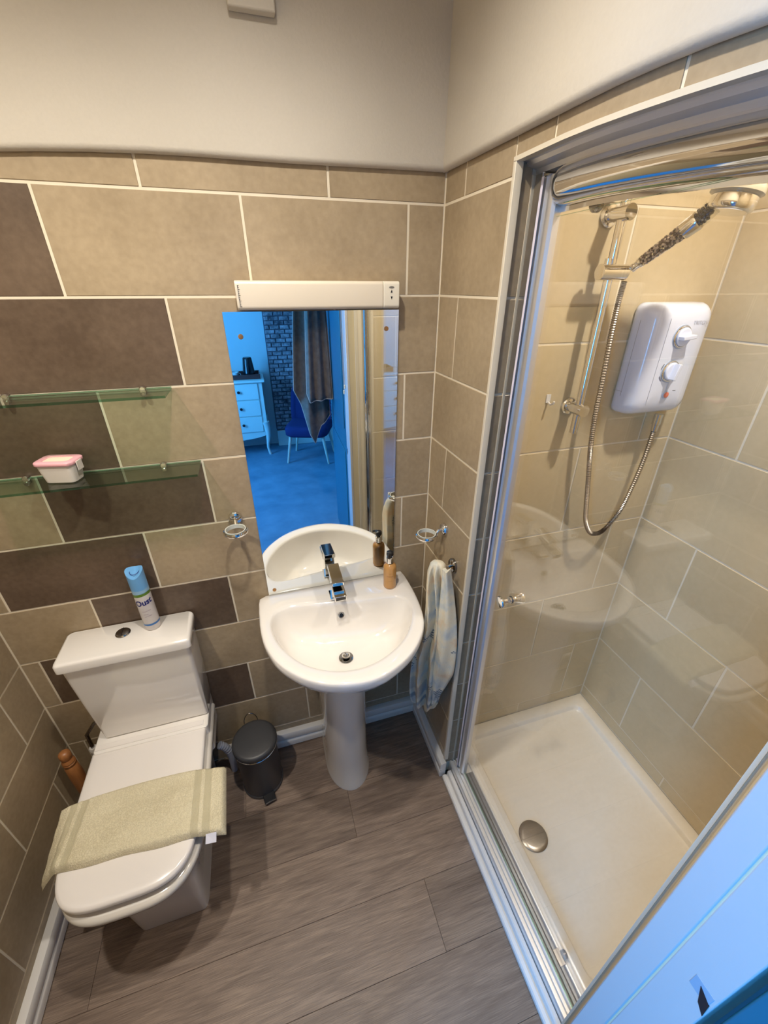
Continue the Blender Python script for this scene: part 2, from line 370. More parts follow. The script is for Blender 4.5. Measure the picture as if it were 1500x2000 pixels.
def bm_mat(ri, a, b):
    if ri % 2 and 1 <= ri <= 7 and b < X1 + .01: return m_dark if (ri in (1, 3) or a > XL + .02) else m_tile
    if ri == 2 and b < Y1 + .01: return m_dark if a > XL + .1 or True else m_tile
    if ri in (4, 6, 8) and b < Y1 + .01 and a > -1.12: return m_dark
    return m_tile
tile_rows(w_back, (0, 0), 0, XL, 0, rows, bm_mat)
# left wall: u runs with +y (rz=+90): origin y=-1.06
rowsL = []
for k in range(0, 11):
    z1 = zrow(k - 1) if k else 2.06; z0 = zrow(k) if k < 10 else .004
    y0 = -.134 if k % 2 else -.335
    rowsL.append((z0, z1, [1.06 + y0 - .403 * n for n in range(-1, 3)]))
tile_rows(w_left, (XL, -1.06), PI / 2, 0, 1.06, rowsL, lambda *a: m_tile)
# right wall pier: u runs with -y (rz=-90)
rowsR = []
for k in range(1, 11):
    z1 = zrow(k - 1); z0 = zrow(k) if k < 10 else .004
    rowsR.append((z0, z1, [.117] if k % 2 == 0 else []))
tile_rows(w_right, (0, 0), -PI / 2, 0, .3155, rowsR, lambda *a: m_tile)
def sag(y): # old, slightly dipping head of the opening
    a = max(0, -y - .48); return -.10 * a * a - .035 * a
tile_rows(w_right, (0, 0), -PI / 2, 0, .3155, [(1.96, 2.06, [.11])], lambda *a: m_tile)
tile_rows(w_right, (0, 0), -PI / 2, .3155, 1.035, [(1.990, 2.06, [])], lambda *a: m_tile) if False else None
for a, b in ((.3155, .43), (.43, .665), (.665, 1.035)):
    bm = nb(); r0 = []; n_ = 8; ysx = [-(a + .0029 + (b - a - .0058) * k / n_) for k in range(n_ + 1)]
    loft(bm, [[(-.0, y, 1.985 + sag(y)), (.006, y, 1.985 + sag(y)), (.006, y, 2.058), (.0, y, 2.058)] for y in ysx]); OBJ('tile', bm, m_tile, w_right, smooth=False)
# reveal strip of the opening (faces the doorway)
for k in range(1, 11):
    z1 = zrow(k - 1) if k > 1 else 1.985; z0 = zrow(k) if k < 10 else .06
    put_tile(w_right, (.003, -.3215), 0, 0, .037, z0, z1, m_tile)
# shower tiles
ZS = [2.25, 1.948, 1.6435, 1.339, 1.0345, .73, .4255, .121, .062]
rs = []; rsr = []
for k in range(8):
    o = k % 2
    rs.append((ZS[k + 1], ZS[k], [.637 - .095 - .0, .192 - .095] if o == 0 else [.415 - .095, -.03]))
    rsr.append((ZS[k + 1], ZS[k], [.222, .662] if o == 0 else [.443]))
tile_rows(w_sb, (.095, -.207), 0, 0, .67, rs, lambda *a: m_stile)
tile_rows(w_sf, (.765, -1.06), PI, 0, .67, rs, lambda *a: m_stile)
tile_rows(w_sr, (.765, -.207), -PI / 2, 0, .853, rsr, lambda *a: m_stile)
wallbox('wall_shower_upper', .095, .77, -1.06, -.2, 2.25, 2.2505, m_ceil, 'shower ceiling line') if False else None

# plaster bulkheads above the tiles, with a rounded lower nose
def csag(a):
    a = abs(a); return -.016 * a - .2 * max(0, a - .5) ** 2
def nose(n0=2.024, d=.016):
    p = [(.0, n0 + .002)]
    for k in range(9): a = -PI / 2 - PI / 2 * k / 8 * 1.0; p.append((-(d - .010) + .012 * math.cos(a), n0 + .012 + .012 * math.sin(a)))
    p += [(-d, n0 + .05), (-d + .003, n0 + .16), (-d + .004, CEIL), (.0, CEIL)]
    return p
pr = nose()
bm = nb(); loft(bm, [[(x, a, z - (.006 * min(1, abs(x) / .4) + .10 * max(0, -x - .55) ** 2 if z < 2.15 else 0)) for a, z in pr] for x in [XL * (1 - k / 14) for k in range(15)]]); OBJ('trim_1', bm, m_plas, kind='structure', label='rounded plaster edge of the upper wall over the mirror', ang=50)
bm = nb(); ys = [.0] + [-.07 * k for k in range(1, 16)]
loft(bm, [[(a, y, z + (csag(y) if z < 2.15 else 0)) for a, z in pr] for y in ys]); OBJ('trim_2', bm, m_plas, kind='structure', label='rounded plaster edge of the upper wall over the shower', ang=50)
bm = nb(); loft(bm, [[(XL - a, y, z) for a, z in pr] for y in (0, -1.06)]); OBJ('trim_3', bm, m_plas, kind='structure', label='rounded plaster edge of the left upper wall', ang=50)

# floor and planks
bm = nb(); box(bm, XL - .1, .2, -1.165, .12, -.03, -.002)
fl = OBJ('floor', bm, M('underlay', lin(50, 42, 38), .9), kind='structure', label='grey-brown wood plank floor', smooth=False)
def plank(parent, x0, x1, y0, y1):
    bm = nb(); g = .0003; b = .0006
    loft(bm, [[(x0 + g, y0 + g, -.002), (x1 - g, y0 + g, -.002), (x1 - g, y1 - g, -.002), (x0 + g, y1 - g, -.002)], [(x0 + g, y0 + g, -b), (x1 - g, y0 + g, -b), (x1 - g, y1 - g, -b), (x0 + g, y1 - g, -b)],
              [(x0 + g + b, y0 + g + b, 0), (x1 - g - b, y0 + g + b, 0), (x1 - g - b, y1 - g - b, 0), (x0 + g + b, y1 - g - b, 0)]])
    OBJ('plank', bm, m_plank, parent, smooth=False)
ye = [.0, -.075, -.26, -.445, -.63, -.815, -1.0, -1.165]
pj = {0: [-.95], 1: [-.79], 2: [-.40], 3: [-1.22], 4: [-.21], 5: [-.85], 6: [-.5]}
for i in range(7):
    xs = [XL] + pj[i] + [.0]
    for a, b in zip(xs, xs[1:]): plank(fl, a, b, ye[i + 1], ye[i])

# white pipe-boxing skirting (two rounded ridges)
def skirt_prof():
    p = [(0, .002)]
    for cx, cz, r in ((.0, .0, 0),): pass
    p += [(.022, .002), (.026, .006), (.0265, .030), (.024, .036), (.018, .040), (.018, .044), (.0235, .048), (.025, .054), (.025, .076), (.021, .083), (.012, .086), (0, .086)]
    return p
sp = skirt_prof()
bm = nb(); loft(bm, [[(x, -a, z) for a, z in sp] for x in (-.846, -.0)]); OBJ('baseboard_back', bm, m_wht, kind='structure', label='white boxed skirting under the basin', ang=40)
bm = nb(); loft(bm, [[(-a, y, z) for a, z in sp] for y in (-.0, -.338)]); OBJ('baseboard_right', bm, m_wht, kind='structure', label='white boxed skirting beside the towel', ang=40)
bm = nb()
loft(bm, [[(XL + a + (.0 if y > -.4 else (y + .4) ** 2 * -.0), y, z) for a, z in sp] for y in (-.0, -.2, -.4, -.6, -.8, -1.06)]); OBJ('baseboard_left', bm, m_wht, kind='structure', label='white boxed skirting left of the toilet', ang=40)

# ------------------------------------------------------------------ shower enclosure
t = THING('shower_tray', (.43, -.63, 0), 'white low-profile shower tray with raised rim inside the enclosure', 'shower tray')
bm = nb(); X0, X1_, Y0, Y1_ = .097, .765, -1.06, -.207
def rr(i, r, z): return [(x, y, z) for x, y in rrect(X0 + i, X1_ - i, Y0 + i, Y1_ - i, r, 6)]
loft(bm, [rr(.0, .002, 0), rr(0, .002, .058), rr(.002, .002, .060), rr(.044, .035, .060), rr(.047, .034, .0585), rr(.050, .033, .050), rr(.054, .032, .041), rr(.060, .03, .0395), rr(.12, .02, .038), rr(.25, .01, .037)])
OBJ('tray_body', bm, m_tray, t, ang=50)
bm = nb(); lathe(bm, [(.050, .0), (.050, .003), (.047, .005), (.035, .0065), (.018, .0075), (.0005, .008)], (.205, -.644, .040), 40)
dr = OBJ('drain_cover', bm, m_chrd, t, label='round domed chrome drain cover')
dr.data.materials[0] = M('brushed_dome', (.36, .33, .29), .26, 1.0)

# opening trim: white tile edge trim
t = THING('tile_edge_trim', (0, -.33, 0), 'cream tile edge trim round the shower opening', 'edge trim')
bm = nb(); prism(bm, [(-.0035, -.3245), (.006, -.3275), (.012, -.3275), (.012, -.3155), (-.0035, -.3155)], .09, 1.985)
OBJ('upright', bm, m_etrim, t, bevel=.001)
bm = nb(); prism(bm, [(-.0035, -1.0445), (.012, -1.0445), (.012, -1.0475), (-.0035, -1.0495)], .09, 1.985); OBJ('upright', bm, m_etrim, t)
t_ = nb(); loft(t_, [[(-.0035, y, 1.983 + sag(y)), (.012, y, 1.983 + sag(y)), (.012, y, 1.9905 + sag(y)), (-.0035, y, 1.9905 + sag(y))] for y in [-.3155 - .072 * k for k in range(11)]])
OBJ('head_strip', t_, m_etrim, t)

t = THING('shower_enclosure', (.06, -.65, .06), 'chrome framed sliding glass shower door in the tiled opening', 'shower door')
# wall channel (polished) and stiles
bm = nb(); box(bm, .0375, .0412, -.3228, -.3205, .066, 1.965); OBJ('sealant_bead', bm, m_grout, t, smooth=False)
bm = nb(); box(bm, .041, .078, -.350, -.3222, .066, 1.965); OBJ('wall_channel', bm, m_chr, t, bevel=.0015)
bm = nb()
prism(bm, [(.046, -.3505), (.046, -.357), (.052, -.360), (.052, -.366), (.046, -.369), (.044, -.377), (.046, -.384), (.052, -.388), (.066, -.388), (.070, -.377), (.070, -.3505)], .07, 1.957)
OBJ('door_stile', bm, m_chr2, t, ang=30)
bm = nb(); prism(bm, [(.0395, -.3505), (.0415, -.3515), (.0415, -.357), (.0395, -.358)], .07, 1.957); OBJ('seal_strip', bm, M('pale_seal', lin(225, 220, 235), .3), t, smooth=False)
bm = nb(); prism(bm, [(.041, -1.0455), (.041, -1.039), (.055, -1.035), (.068, -1.035), (.070, -1.0455)], .066, 1.965); OBJ('wall_channel', bm, m_chr, t, bevel=.001)
# glass door
bm = nb(); box(bm, .056, .062, -1.036, -.386, .071, 1.893)
gd = OBJ('glass_pane', bm, [m_glass, m_gedge], t, smooth=False)
for p in gd.data.polygons:
    if abs(p.normal.x) < .5: p.material_index = 1
# head rail: channel above + bulging rounded rail
yr = [-.3222 - .0708 * k for k in range(11)]
bm = nb(); loft(bm, [[(.004, y, 1.9925 + sag(y)), (.004, y, 1.986 + sag(y)), (.020, y, 1.983 + sag(y)), (.024, y, 1.977 + sag(y)), (.042, y, 1.973 + sag(y)), (.046, y, 1.966 + sag(y)), (.085, y, 1.966 + sag(y)), (.085, y, 1.9925 + sag(y))] for y in yr])
OBJ('head_channel', bm, m_chr2, t, ang=20)
pf = []
for k in range(13):
    a = PI / 2 + PI * k / 12; pf.append((.058 + .030 * math.cos(a), 1.938 + .031 * math.sin(a)))
pf = pf + [(.062, 1.907), (.062, 1.969)]
bm = nb(); ring = []
for y, s in [(-.382, .25), (-.384, .55), (-.389, .8), (-.398, .95), (-.412, 1)] + [(-.412 - .0573 * k, 1) for k in range(1, 11)]:
    ring.append([(.062 + (x - .062) * s, y, 1.938 + sag(y) + (z - 1.938) * (s ** .5)) for x, z in pf])
loft(bm, ring); OBJ('head_rail', bm, m_chr, t, ang=40)
bm = nb(); loft(bm, [[(.0635, y, 1.965 + sag(y)), (.0635, y, 1.899 + sag(y)), (.068, y, 1.899 + sag(y)), (.068, y, 1.965 + sag(y))] for y in yr]); OBJ('rail_back_plate', bm, m_chr, t, smooth=False)
for y in (-.47, -.93):
    bm = nb(); lathe(bm, [(.013, 0), (.016, .003), (.016, .010), (.013, .013)], (.069, y, 1.905), 20, (1, 0, 0)); OBJ('roller', bm, m_chrd, t)
# bottom sill: stepped profiles
bm = nb(); prof = [(-.016, .002), (-.016, .016), (-.012, .021), (-.002, .022), (.0, .017), (.004, .017), (.006, .036), (.010, .040), (.020, .040), (.022, .036), (.022, .002)]
loft(bm, [[(x, y, z) for x, z in prof] for y in (-.345, -1.062)]); OBJ('sill_trim', bm, m_wht, t, ang=30, label='white stepped plastic sill strip')
bm = nb(); prof = [(.0225, .002), (.0225, .060), (.026, .066), (.032, .066), (.034, .060), (.038, .060), (.040, .066), (.0445, .066), (.046, .060), (.050, .060), (.052, .068), (.055, .070), (.057, .070), (.058, .062), (.091, .062), (.0925, .070), (.0965, .070), (.0965, .002)]
loft(bm, [[(x, y, z) for x, z in prof] for y in (-.3225, -1.0455)]); OBJ('bottom_track', bm, m_track, t, ang=20)
bm = nb(); box(bm, .0625, .0905, -1.045, -.39, .0622, .0680); OBJ('track_dark_strip', bm, M('track_recess_dark', lin(58, 49, 45), .6, .0, spec=.2), t, smooth=False)  # flat strip; darkness of the track recess is put into its colour
bm = nb(); box(bm, .072, .092, -.955, -.918, .0635, .082); lathe(bm, [(.010, 0), (.012, .002), (.012, .012), (.010, .014)], (.092, -.937, .080), 18, (1, 0, 0)); OBJ('bottom_guide', bm, m_chrd, t, bevel=.002)
bm = nb(); c = (0, -.452, 1.015)
lathe(bm, [(.004, 0), (.015, .001), (.017, .004), (.016, .008), (.009, .014), (.008, .0245)], (.0312, c[1], c[2]), 28, (1, 0, 0))
lathe(bm, [(.009, 0), (.009, .016), (.011, .024), (.017, .036), (.017, .041), (.015, .043)], (.0625, c[1], c[2]), 28, (1, 0, 0))
kn = OBJ('door_knob', bm, m_chr, t, label='small chrome door knob'); 
bm = nb(); lathe(bm, [(.0105, 0), (.0105, .003)], (.068, c[1], c[2]), 24, (1, 0, 0)); OBJ('washer', bm, m_black, kn)

# ------------------------------------------------------------------ shower fittings
t = THING('shower_riser', (.333, -.25, 1.41), 'chrome shower riser rail with two wall brackets and sliding holder', 'shower rail')
bm = nb(); tube(bm, [(.333, -.252, 1.408), (.333, -.252, 2.06)], .0105, 20); OBJ('rail', bm, m_chr, t)
for z in (1.475, 1.925):
    bm = nb(); lathe(bm, [(.024, 0), (.024, .006), (.021, .010), (.0145, .011), (.0145, .026)], (.333, -.2075, z), 28, (0, -1, 0))
    tube(bm, [(.333, -.232, z), (.333, -.276, z)], .0165, 24); OBJ('wall_bracket', bm, m_chr, t)
bm = nb(); lathe(bm, [(.013, 0), (.017, .002), (.017, .076), (.0145, .079)], (.292, -.262, 1.808), 24, (1, 0, 0))
lathe(bm, [(.008, 0), (.008, .013)], (.312, -.262, 1.823), 14, (0, 0, 1))
hold = OBJ('slider_holder', bm, m_chr, t, label='chrome sliding handset holder')

# handset
def P3(a, b, f): return Vector(a) + (Vector(b) - Vector(a)) * f
A = (.384, -.268, 1.818); B = (.420, -.372, 1.900)
t = THING('shower_handset', A, 'clear shower handset filled with brown mineral beads in its holder', 'shower head')
bm = nb(); tube(bm, [P3(A, B, f) for f in (-.02, .03, .035, .10, .11, .15)], [.0095, .0095, .0085, .0095, .0115, .0115], 20); OBJ('lower_collar', bm, m_chr, t)
bm = nb(); tube(bm, [P3(A, B, f) for f in (.15, .2, .5, .8, .84)], [.012, .0125, .0150, .0165, .0165], 20); OBJ('clear_grip', bm, m_clear, t)
bm = nb(); d = (Vector(B) - Vector(A)); u, v = frame_of(d)
rnd = random.Random(7)
def beads(n, seed, rr_=.0030):
    bm = nb(); r_ = random.Random(seed)
    for i in range(n):
        f = r_.uniform(.17, .79); R = (.0100 + .0042 * (f - .15) / .65); a = r_.uniform(0, 2 * PI); q = R * math.sqrt(r_.uniform(.6, 1))
        c = P3(A, B, f) + u * math.cos(a) * q + v * math.sin(a) * q
        bmesh.ops.create_icosphere(bm, subdivisions=1, radius=rr_, matrix=Matrix.Translation(c))
    return bm
OBJ('mineral_beads', beads(170, 1), m_charc, t, kind='stuff'); OBJ('pale_beads', beads(170, 5), m_charc2, t, kind='stuff')
bm = nb(); tube(bm, [P3(A, B, f) for f in (.80, .81, 1.0, 1.02)], [.0172, .0185, .0195, .0185], 24); OBJ('upper_collar', bm, m_chr, t)
Hc = Vector((.448, -.418, 1.938)); ax = Vector((.16, -.06, 1)).normalized()
bm = nb(); tube(bm, [P3(A, B, 1.02), P3(A, B, 1.10), (.428, -.392, 1.922)], [.0170, .0175, .018], 20); OBJ('clear_neck', bm, m_clear, t)
bm = nb()
for i in range(70):
    f = rnd.uniform(.0, 1); c = P3(P3(A, B, 1.03), (.424, -.390, 1.917), f) + Vector([rnd.uniform(-.010, .010) for _ in range(3)])
    bmesh.ops.create_icosphere(bm, subdivisions=1, radius=.0038, matrix=Matrix.Translation(c))
OBJ('dark_beads', bm, m_black, t, kind='stuff')
m_dome = M('clear_dome_plastic', lin(236, 226, 200), .08, trans=.55)
bm = nb(); lathe(bm, [(.040, .0), (.0475, .003), (.0475, .008), (.045, .017), (.036, .024), (.018, .028), (.001, .029)], Hc, 40, ax); OBJ('clear_dome', bm, m_dome, t, ang=50)
bm = nb(); lathe(bm, [(.001, -.004), (.032, -.004), (.036, -.0035), (.040, .0), (.0415, .006), (.0415, .020), (.040, .024), (.001, .0245)], Hc - ax * .024, 40, ax); OBJ('spray_face', bm, m_chr, t)

# hose
t = THING('shower_hose', (.508, -.26, 1.04), 'ribbed metal shower hose looping from riser holder to electric shower', 'hose')
hp = [(.372, -.264, 1.79), (.371, -.262, 1.74), (.376, -.26, 1.66), (.383, -.26, 1.56), (.388, -.26, 1.46), (.399, -.26, 1.37), (.411, -.26, 1.31), (.428, -.26, 1.23), (.441, -.26, 1.165), (.455, -.26, 1.105), (.471, -.26, 1.07), (.490, -.26, 1.046), (.510, -.26, 1.038), (.533, -.26, 1.039), (.556, -.26, 1.058), (.592, -.26, 1.115), (.612, -.26, 1.20), (.625, -.26, 1.30), (.629, -.258, 1.392)]
pts = catmull(hp, 520, False)
bm = nb(); tube(bm, pts, [.0056 + (.0022 if i % 2 else 0) for i in range(len(pts))], 10); OBJ('ribbed_hose', bm, m_hosem, t, ang=25)
bm = nb(); tube(bm, [(.629, -.258, 1.388), (.629, -.258, 1.408), (.629, -.258, 1.409), (.629, -.258, 1.440)], [.009, .0105, .0125, .0125], 20); OBJ('hose_nut', bm, m_chr, t)

# electric shower unit
t = THING('electric_shower', (.588, -.2074, 1.435), 'white electric shower unit with two control dials on tiled wall', 'electric shower')
def sh_ring(y, ins, x0=.484, x1=.692, z0=1.447, z1=1.742, r=.035, sk=.016):
    out = []
    for x, z in rrect(x0 + ins, x1 - ins, z0 + ins, z1 - ins, max(r - ins * .5, .01), 6):
        out.append((x, y, z))
    return out
bm = nb(); loft(bm, [sh_ring(-.2076, .006, r=.02), sh_ring(-.212, .001, r=.022), sh_ring(-.222, 0, r=.024), sh_ring(-.250, .001, r=.028), sh_ring(-.266, .005), sh_ring(-.277, .013), sh_ring(-.284, .026), sh_ring(-.288, .048), sh_ring(-.2895, .075, r=.04)])
OBJ('casing', bm, m_sh, t, ang=60)
bm = nb(); tube(bm, [(.484, -.2368, 1.70), (.4835, -.2368, 1.50)], .0006, 6); tube(bm, [(.4835, -.208, 1.512), (.4835, -.2368, 1.512)], .0006, 6); OBJ('side_seam', bm, m_greyprint, t)
bm = nb(); tube(bm, [(.530, -.2882, 1.705), (.530, -.2882, 1.480)], .0005, 6); OBJ('front_seam', bm, m_greyprint, t)
YF = -.2895
def dial(x, z, rot, name):
    bm = nb(); lathe(bm, [(.031, 0), (.030, .002), (.026, .0025)], (x, YF + .0012, z), 36, (0, -1, 0)); d = OBJ(name, bm, m_skyg, t)
    bm = nb(); torus(bm, (x, YF - .003, z), .0255, .0026, (0, 1, 0)); OBJ('chrome_ring', bm, m_chr, d)
    bm = nb(); lathe(bm, [(.0235, 0), (.0235, .008), (.021, .010)], (x, YF - .001, z), 32, (0, -1, 0))
    c, s = math.cos(rot), math.sin(rot); mt = Matrix.Translation((x, YF - .0095, z)) @ Matrix.Rotation(-rot, 4, 'Y')
    v = box(bm, -.0215, .0215, -.018, 0, -.005, .005, mt); OBJ('grip', bm, m_sh, d, bevel=.0018)
dial(.582, 1.660, .1, 'power_dial'); dial(.578, 1.572, 1.35, 'temperature_dial')
bm = nb(); lathe(bm, [(.011, 0), (.011, .003), (.009, .0035)], (.590, YF + .0012, 1.507), 24, (0, -1, 0)); bb = OBJ('start_button', bm, m_skyg, t)
bm = nb(); lathe(bm, [(.008, 0), (.0078, .003), (.006, .004)], (.590, YF - .001, 1.507), 24, (0, -1, 0)); OBJ('button_lens', bm, m_red, bb, label='orange-red button lens')
bm = nb(); box(bm, .5845, .5895, YF - .0008, YF + .001, 1.518, 1.546); OBJ('button_groove', bm, m_skyg, t, smooth=False)
def arc(bm, cx, cz, R, a0, a1, wd, y):
    n = 8
    rin = [(cx + (R - wd) * math.cos(a0 + (a1 - a0) * k / n), y, cz + (R - wd) * math.sin(a0 + (a1 - a0) * k / n)) for k in range(n + 1)]
    rout = [(cx + R * math.cos(a0 + (a1 - a0) * k / n), y, cz + R * math.sin(a0 + (a1 - a0) * k / n)) for k in range(n + 1)]
    a = [bm.verts.new(p) for p in rin]; b = [bm.verts.new(p) for p in rout]
    for k in range(n): bm.faces.new((a[k], a[k + 1], b[k + 1], b[k]))
bm = nb(); arc(bm, .578, 1.572, .034, 2.5, 2.95, .002, YF - .0006); OBJ('dial_mark', bm, m_blackprint, t, smooth=False)
bm = nb(); arc(bm, .578, 1.572, .034, 3.5, 4.0, .002, YF - .0006); OBJ('dial_mark', bm, M('dial_grey', lin(110, 100, 110), .5), t, smooth=False)
bm = nb(); box(bm, .612, .623, YF - .0002, YF + .0002, 1.5165, 1.518); OBJ('printed_line', bm, M('print_mid', lin(90, 90, 95), .5), t, smooth=False)
text_mesh('TRITON', .0135, lambda a, b: (.634 + a, -.2890, 1.693 + b), m_greyprint, t)

bm = nb(); box(bm, .253, .267, -.2095, -.2072, 1.488, 1.512); tube(bm, [(.260, -.2095, 1.490), (.260, -.222, 1.486), (.262, -.230, 1.490), (.263, -.232, 1.497)], .0032, 10)
OBJ('wall_hook', bm, m_wht, label='small white plastic hook stuck on the shower wall tiles', cat='hook', bevel=.001)

# ------------------------------------------------------------------ mirror and shaver light
t = THING('wall_mirror', (-.35, -.003, .83), 'frameless rectangular wall mirror above the basin reflecting the bedroom', 'mirror')
bm = nb(); prism(bm, [(-.583, .831), (-.128, .831), (-.121, 1.722), (-.580, 1.722)], -.0055, -.0012, 'y'); OBJ('mirror_glass', bm, [m_mir, m_gedge], t, smooth=False)
mm_ = [o for o in t.children][0]
for p in mm_.data.polygons:
    if abs(p.normal.y) < .5: p.material_index = 1
m_copper = M('copper_screw', lin(176, 130, 84), .3, .7)
for x, z in ((-.545, 1.665), (-.157, 1.675), (-.562, .850), (-.15, .86)):
    bm = nb(); lathe(bm, [(.0065, 0), (.0060, .002), (.001, .0025)], (x, -.0055, z), 18, (0, -1, 0)); OBJ('mirror_screw', bm, m_copper, t)
t = THING('shaver_light', (-.34, -.003, 1.725), 'cream plastic strip light with shaver socket over the mirror', 'light fitting')
bm = nb(); pf = rrect(-.048, -.001, 1.727, 1.790, .009, 5)
loft(bm, [[((x + (.0 if y > -.03 else .0)), y, z) for y, z in pf] for x in (-.541, -.178)]); OBJ('housing', bm, M('cream_plastic', lin(222, 210, 190), .25), t, bevel=.002, ang=45)
bm = nb(); loft(bm, [[(x, y, z) for y, z in pf] for x in (-.1775, -.134)]); OBJ('socket_end', bm, M('cream_plastic_light', lin(228, 220, 202), .25), t, bevel=.002, ang=45)
ys_ = -.0486
bm = nb(); lathe(bm, [(.007, 0), (.007, .0006)], (-.156, ys_ + .0005, 1.776), 20, (0, -1, 0)); 
for v in bm.verts: v.co.z = 1.776 + (v.co.z - 1.776) * .35
OBJ('oval_badge', bm, M('badge_grey', lin(120, 116, 108), .4), t, smooth=False)
for zz, s in ((1.767, 1), (1.752, -1)):
    bm = nb(); prism(bm, [(-.1585, zz - .003 * s), (-.1535, zz - .003 * s), (-.156, zz + .004 * s)], ys_ - .0003, ys_ + .0005, 'y'); OBJ('arrow_mark', bm, m_blackprint, t, smooth=False)
bm = nb()
for k in range(12): box(bm, -.5345, -.5345 + (.004 if k % 3 == 0 else .0025), ys_ - .0002, ys_ + .0006, 1.735 + k * .004, 1.7357 + k * .004)
box(bm, -.5352, -.5345, ys_ - .0002, ys_ + .0006, 1.735, 1.78); OBJ('scale_marks', bm, m_blackprint, t, smooth=False)

sbox('vent_cover', -.478, -.390, -.036, -.0145, 2.237, 2.34, m_plas, bevel=.003, label='small square white cover box high on the upper wall', cat='wall box')

# ------------------------------------------------------------------ glass shelves
def shelf(zt, x0, x1, brs, label):
    t = THING('glass_shelf', ((x0 + x1) / 2, -.003, zt - .012), label, 'shelf', 'glass shelves on the left')
    bm = nb(); box(bm, x0, x1, -.112, -.006, zt - .006, zt); g = OBJ('glass_plate', bm, [m_gshelf, m_gedge], t, smooth=False)
    for p in g.data.polygons:
        if abs(p.normal.z) < .5: p.material_index = 1
    for x in brs:
        bm = nb(); lathe(bm, [(.0085, 0), (.0085, .012), (.0065, .0145)], (x, -.0005, zt - .003), 20, (0, -1, 0)); OBJ('shelf_clip', bm, m_chr, t)
        bm = nb(); lathe(bm, [(.006, 0), (.006, .016), (.004, .018)], (x, -.001, zt - .014), 16, (0, -1, 0)); OBJ('support_pin', bm, m_chrd, t)
shelf(1.553, -1.155, -.733, (-1.089, -.799), 'upper empty glass shelf on the tiles left of the mirror')
shelf(1.349, -1.20, -.703, (-1.12, -.799), 'lower glass shelf with a clip-lid tub standing on it')

t = THING('food_tub', (-1.02, -.05, 1.3494), 'small clear clip-lid tub with pink seal on the lower glass shelf', 'container')
mz = Matrix.Translation((-1.016, -.055, 0)) @ Matrix.Rotation(-.22, 4, 'Z')
def tr(ps): return [tuple(mz @ Vector(p)) for p in ps]
def rrz(hx, hy, z, r): return tr([(x, y, z) for x, y in rrect(-hx, hx, -hy, hy, r, 5)])
bm = nb(); loft(bm, [rrz(.030, .018, 1.3494, .008), rrz(.036, .023, 1.352, .012), rrz(.041, .027, 1.385, .012), rrz(.042, .028, 1.396, .012)]); OBJ('tub_body', bm, m_tub, t, ang=50)
bm = nb(); loft(bm, [rrz(.044, .030, 1.3962, .013), rrz(.0455, .0315, 1.398, .014), rrz(.0455, .0315, 1.404, .014), rrz(.043, .029, 1.4065, .013), rrz(.032, .019, 1.4065, .009), rrz(.031, .018, 1.403, .009)]); OBJ('lid', bm, m_pink, t, ang=50, label='clear lid with pink rim')
bm = nb(); loft(bm, [rrz(.0305, .0175, 1.4032, .008), rrz(.030, .017, 1.404, .008)]); OBJ('lid_panel', bm, m_cream, t)
for sx in (-1, 1):
    bm = nb(); vv = box(bm, sx * .0465 - .001, sx * .0465 + .001, -.011, .011, 1.378, 1.402, mz @ Matrix.Rotation(0, 4, 'Y')); OBJ('side_clip', bm, m_tub, t, bevel=.0008)

# ------------------------------------------------------------------ ring holders
def ring_holder(base, n, cz, label, R=.0335):
    """base on wall, n = outward direction"""
    n = Vector(n); b = Vector(base); t = THING('ring_holder', base, label, 'holder')
    bm = nb(); lathe(bm, [(.021, 0), (.021, .006), (.018, .011), (.008, .013)], b, 32, n); OBJ('wall_plate', bm, m_chr, t)
    c = b + n * (.030 + R); c.z = cz
    bm = nb(); tube(bm, [b + n * .010, b + n * .022, c - n * (R - .0)], .0065, 14); OBJ('arm', bm, m_chr, t)
    bm = nb(); torus(bm, c, R - .0, .0028, (0, 0, 1), 48, 12, .0062); OBJ('ring', bm, m_chr, t)
    bm = nb(); ro, ri = R - .0032, R - .0062
    loft(bm, [[(c.x + r * math.cos(2 * PI * k / 40), c.y + r * math.sin(2 * PI * k / 40), z) for k in range(40)] for r, z in ((ri, c.z - .006), (ro, c.z - .006), (ro, c.z + .0068), (ri, c.z + .0068), (ri, c.z - .006))], False, False)
    OBJ('plastic_insert', bm, M('frosted_insert', lin(205, 208, 200), .35), t)
    return t
ring_holder((-.643, -.0, 1.150), (0, -1, 0), 1.138, 'chrome ring tumbler holder on the tiles left of the mirror')
ring_holder((0, -.152, 1.083), (-1, 0, 0), 1.072, 'chrome ring tumbler holder on the right wall above the towel')
# towel hook
t = THING('towel_hook', (0, -.236, .998), 'round chrome towel hook plate on right wall holding the hand towel', 'hook')
bm = nb(); lathe(bm, [(.023, 0), (.023, .007), (.020, .011), (.008, .013)], (0, -.236, .998), 32, (-1, 0, 0)); OBJ('wall_plate', bm, m_chrd, t)
bm = nb(); tube(bm, [(-.012, -.236, .998), (-.024, -.237, .998), (-.033, -.238, 1.000)], .006, 14); OBJ('peg', bm, m_chr, t)

# hand towel: gathered bundle hanging from the hook
dw = Vector((.80, -.60, 0)).normalized(); dn = Vector((-.60, -.80, 0)).normalized()
def ht_section(f, n=44, wsc=1, nsc=1):
    return [(math.cos(2 * PI * k / n) * wsc, math.sin(2 * PI * k / n) * nsc) for k in range(n)]
